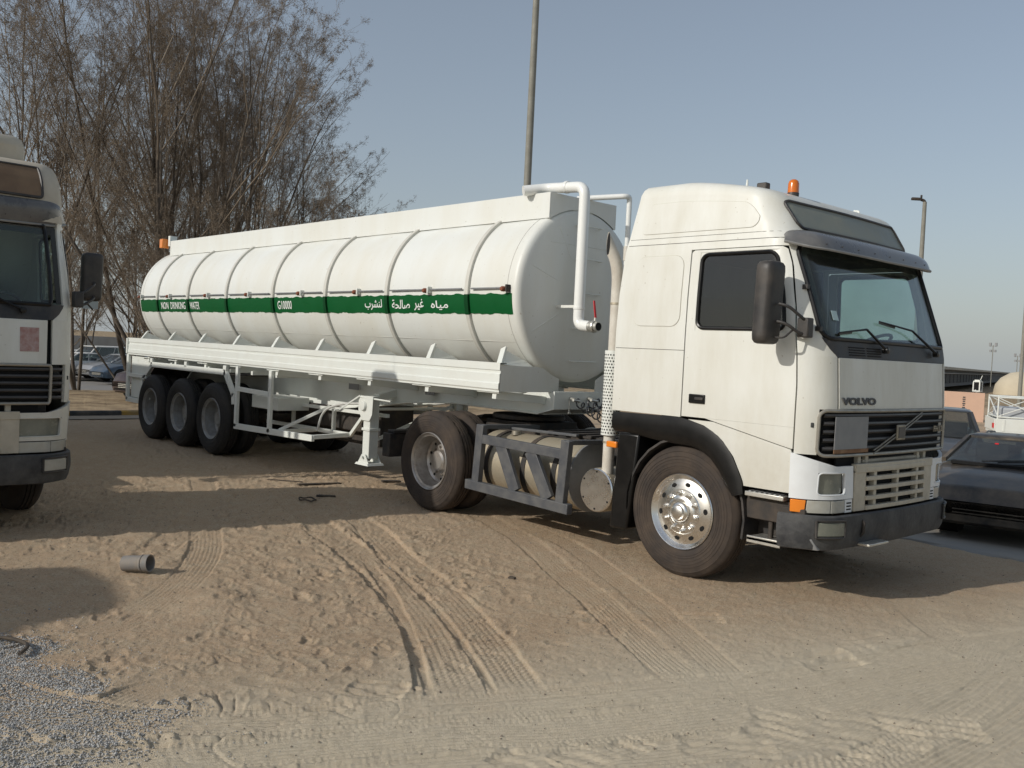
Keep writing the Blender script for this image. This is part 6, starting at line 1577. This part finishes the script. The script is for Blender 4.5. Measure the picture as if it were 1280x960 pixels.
m.box(-.22,.22,-.22,.22,2.0,2.06); m.box(-.16,.16,-.16,.16,2.06,2.12); m.bar((.1,.1,2.1),(.22,.1,2.35),.03,.03); m.build('lamp_housing', M['frame_white'], ps)
m = MB(); m.box(-.17,.17,-.17,.17,1.6,1.98); m.build('dark_glass', M['hole'], ps); m = MB(); m.lathe([(0,.12),(.1,.06),(.12,0),(.1,-.06),(0,-.12)], (.0,-.0,1.78),'Z',12); 

bd = empty('low_warehouse', (-83.8, 229.3, -.2), math.atan2(366.65-91.97, -127.66+39.94)); tag(bd, 'long low grey warehouse with pale roof edge beyond the pink wall', 'building')
ln = 146
m = MB(); m.box(-ln,ln,0,14,0,2.42); m.build('wall', pmat('warehouse_grey', (.12,.125,.13), .8, dirt=(.18,.18,.17), dirt_amt=.6, dscale=.3), bd)
m = MB(); m.box(-ln-.5,ln+.5,-.9,14.5,2.42,2.78); m.build('roof', pmat('roof_edge', (.48,.45,.38), .8, dirt=(.35,.32,.27), dirt_amt=.5, dscale=.5), bd)
for k in range(24):
    x = -ln+1+k*6.0; m = MB(); m.box(x,x+4.9,-.06,.02,.5,1.75); q = m.build('window', M['interior'], bd)
    m = MB()
    for j in range(1,6): m.box(x+j*.8-.03,x+j*.8+.03,-.09,-.061,.5,1.75)
    m.build('window_bar', M['plate_grey'], q)['kind'] = 'stuff'
m = MB(); m.box(-ln,ln,-.35,-.001,1.85,1.97); m.build('ledge', M['plate_grey'], bd)
dm = MB(); dm.lathe([(0,4.6),(1.4,4.3),(2.6,3.5),(3.3,2.5),(3.5,1.4),(3.5,0)], (0,0,0), 'Z', 32); do = dm.build('beige_dome', pmat('beige_dome', (.56,.49,.36), .8, dirt=(.42,.36,.27), dirt_amt=.5, dscale=.5), None, 60); do.location = (-47.2,143.3,-2.1); tag(do, 'beige domed roof at the right edge beyond the warehouse', 'dome')
M['pole'] = pmat('galvanised_pole', (.24,.235,.20), .6, dirt=(.17,.16,.13), dirt_amt=.6, dscale=3)
def pole(label, loc, h, r0, r1, head=None):
    o = empty('lamp_pole', loc); tag(o, label, 'lamp pole', 'tall poles'); m = MB(); m.cyl((0,0,0),(0,0,h),r0,16,r1); m.cyl((0,0,0),(0,0,.25),r0*1.8,16); m.build('pole', M['pole'], o)
    if head:
        m = MB(); d = Vector(head); m.tube(smoothpath([(0,0,h-.5),(0,0,h+.05),tuple(Vector((0,0,h+.1))+d*.5)], .1), r1*.8, 8); m.build('bracket', M['chassis'], o)
        m = MB(); p = Vector((0,0,h+.12))+d*.5; q = p+d*1.3; m.bar(p, q, .20, .12); m.cyl(p+Vector((0,0,.05)), p+Vector((0,0,.2)), .05, 8); m.build('lamp_head', M['chassis'], o, bevel=.03)
    return o
pole('tall grey pole rising behind the middle of the tanker', (-15.34,12.13,-.2), 17, .125, .085)
pole('lamp pole with one short arm, just right of the cab roof', (-15.08,37.6,-.2), 10.1, .15, .09, (-.26,-.22,.01))
pole('slim pole at the right edge of the picture', (-9.78,36.05,-.2), 6.3, .09, .06)
for lb, loc, h in (('distant mast with floodlights over the warehouse roof', (-54.1,150.6,-.2), 7.2), ('fainter distant mast right of the floodlight mast', (-58.4,173.4,-.2), 6.0)):
    o = empty('floodlight_mast', loc); tag(o, lb, 'mast', 'distant masts'); m = MB(); m.cyl((0,0,0),(0,0,h),.12,8); m.build('pole', M['pole'], o); m = MB()
    for s_ in (-1,1): m.box(s_*.8-.3,s_*.8+.3,-.2,.2,h-.2,h+.4); m.box(s_*.6-.3,s_*.6+.3,-.2,.2,h-1.2,h-.8)
    m.bar((-1,0,h-.2),(1,0,h-.2),.08,.08); m.build('floodlight', M['plate_grey'], o); o.scale = (.55,.55,.93)
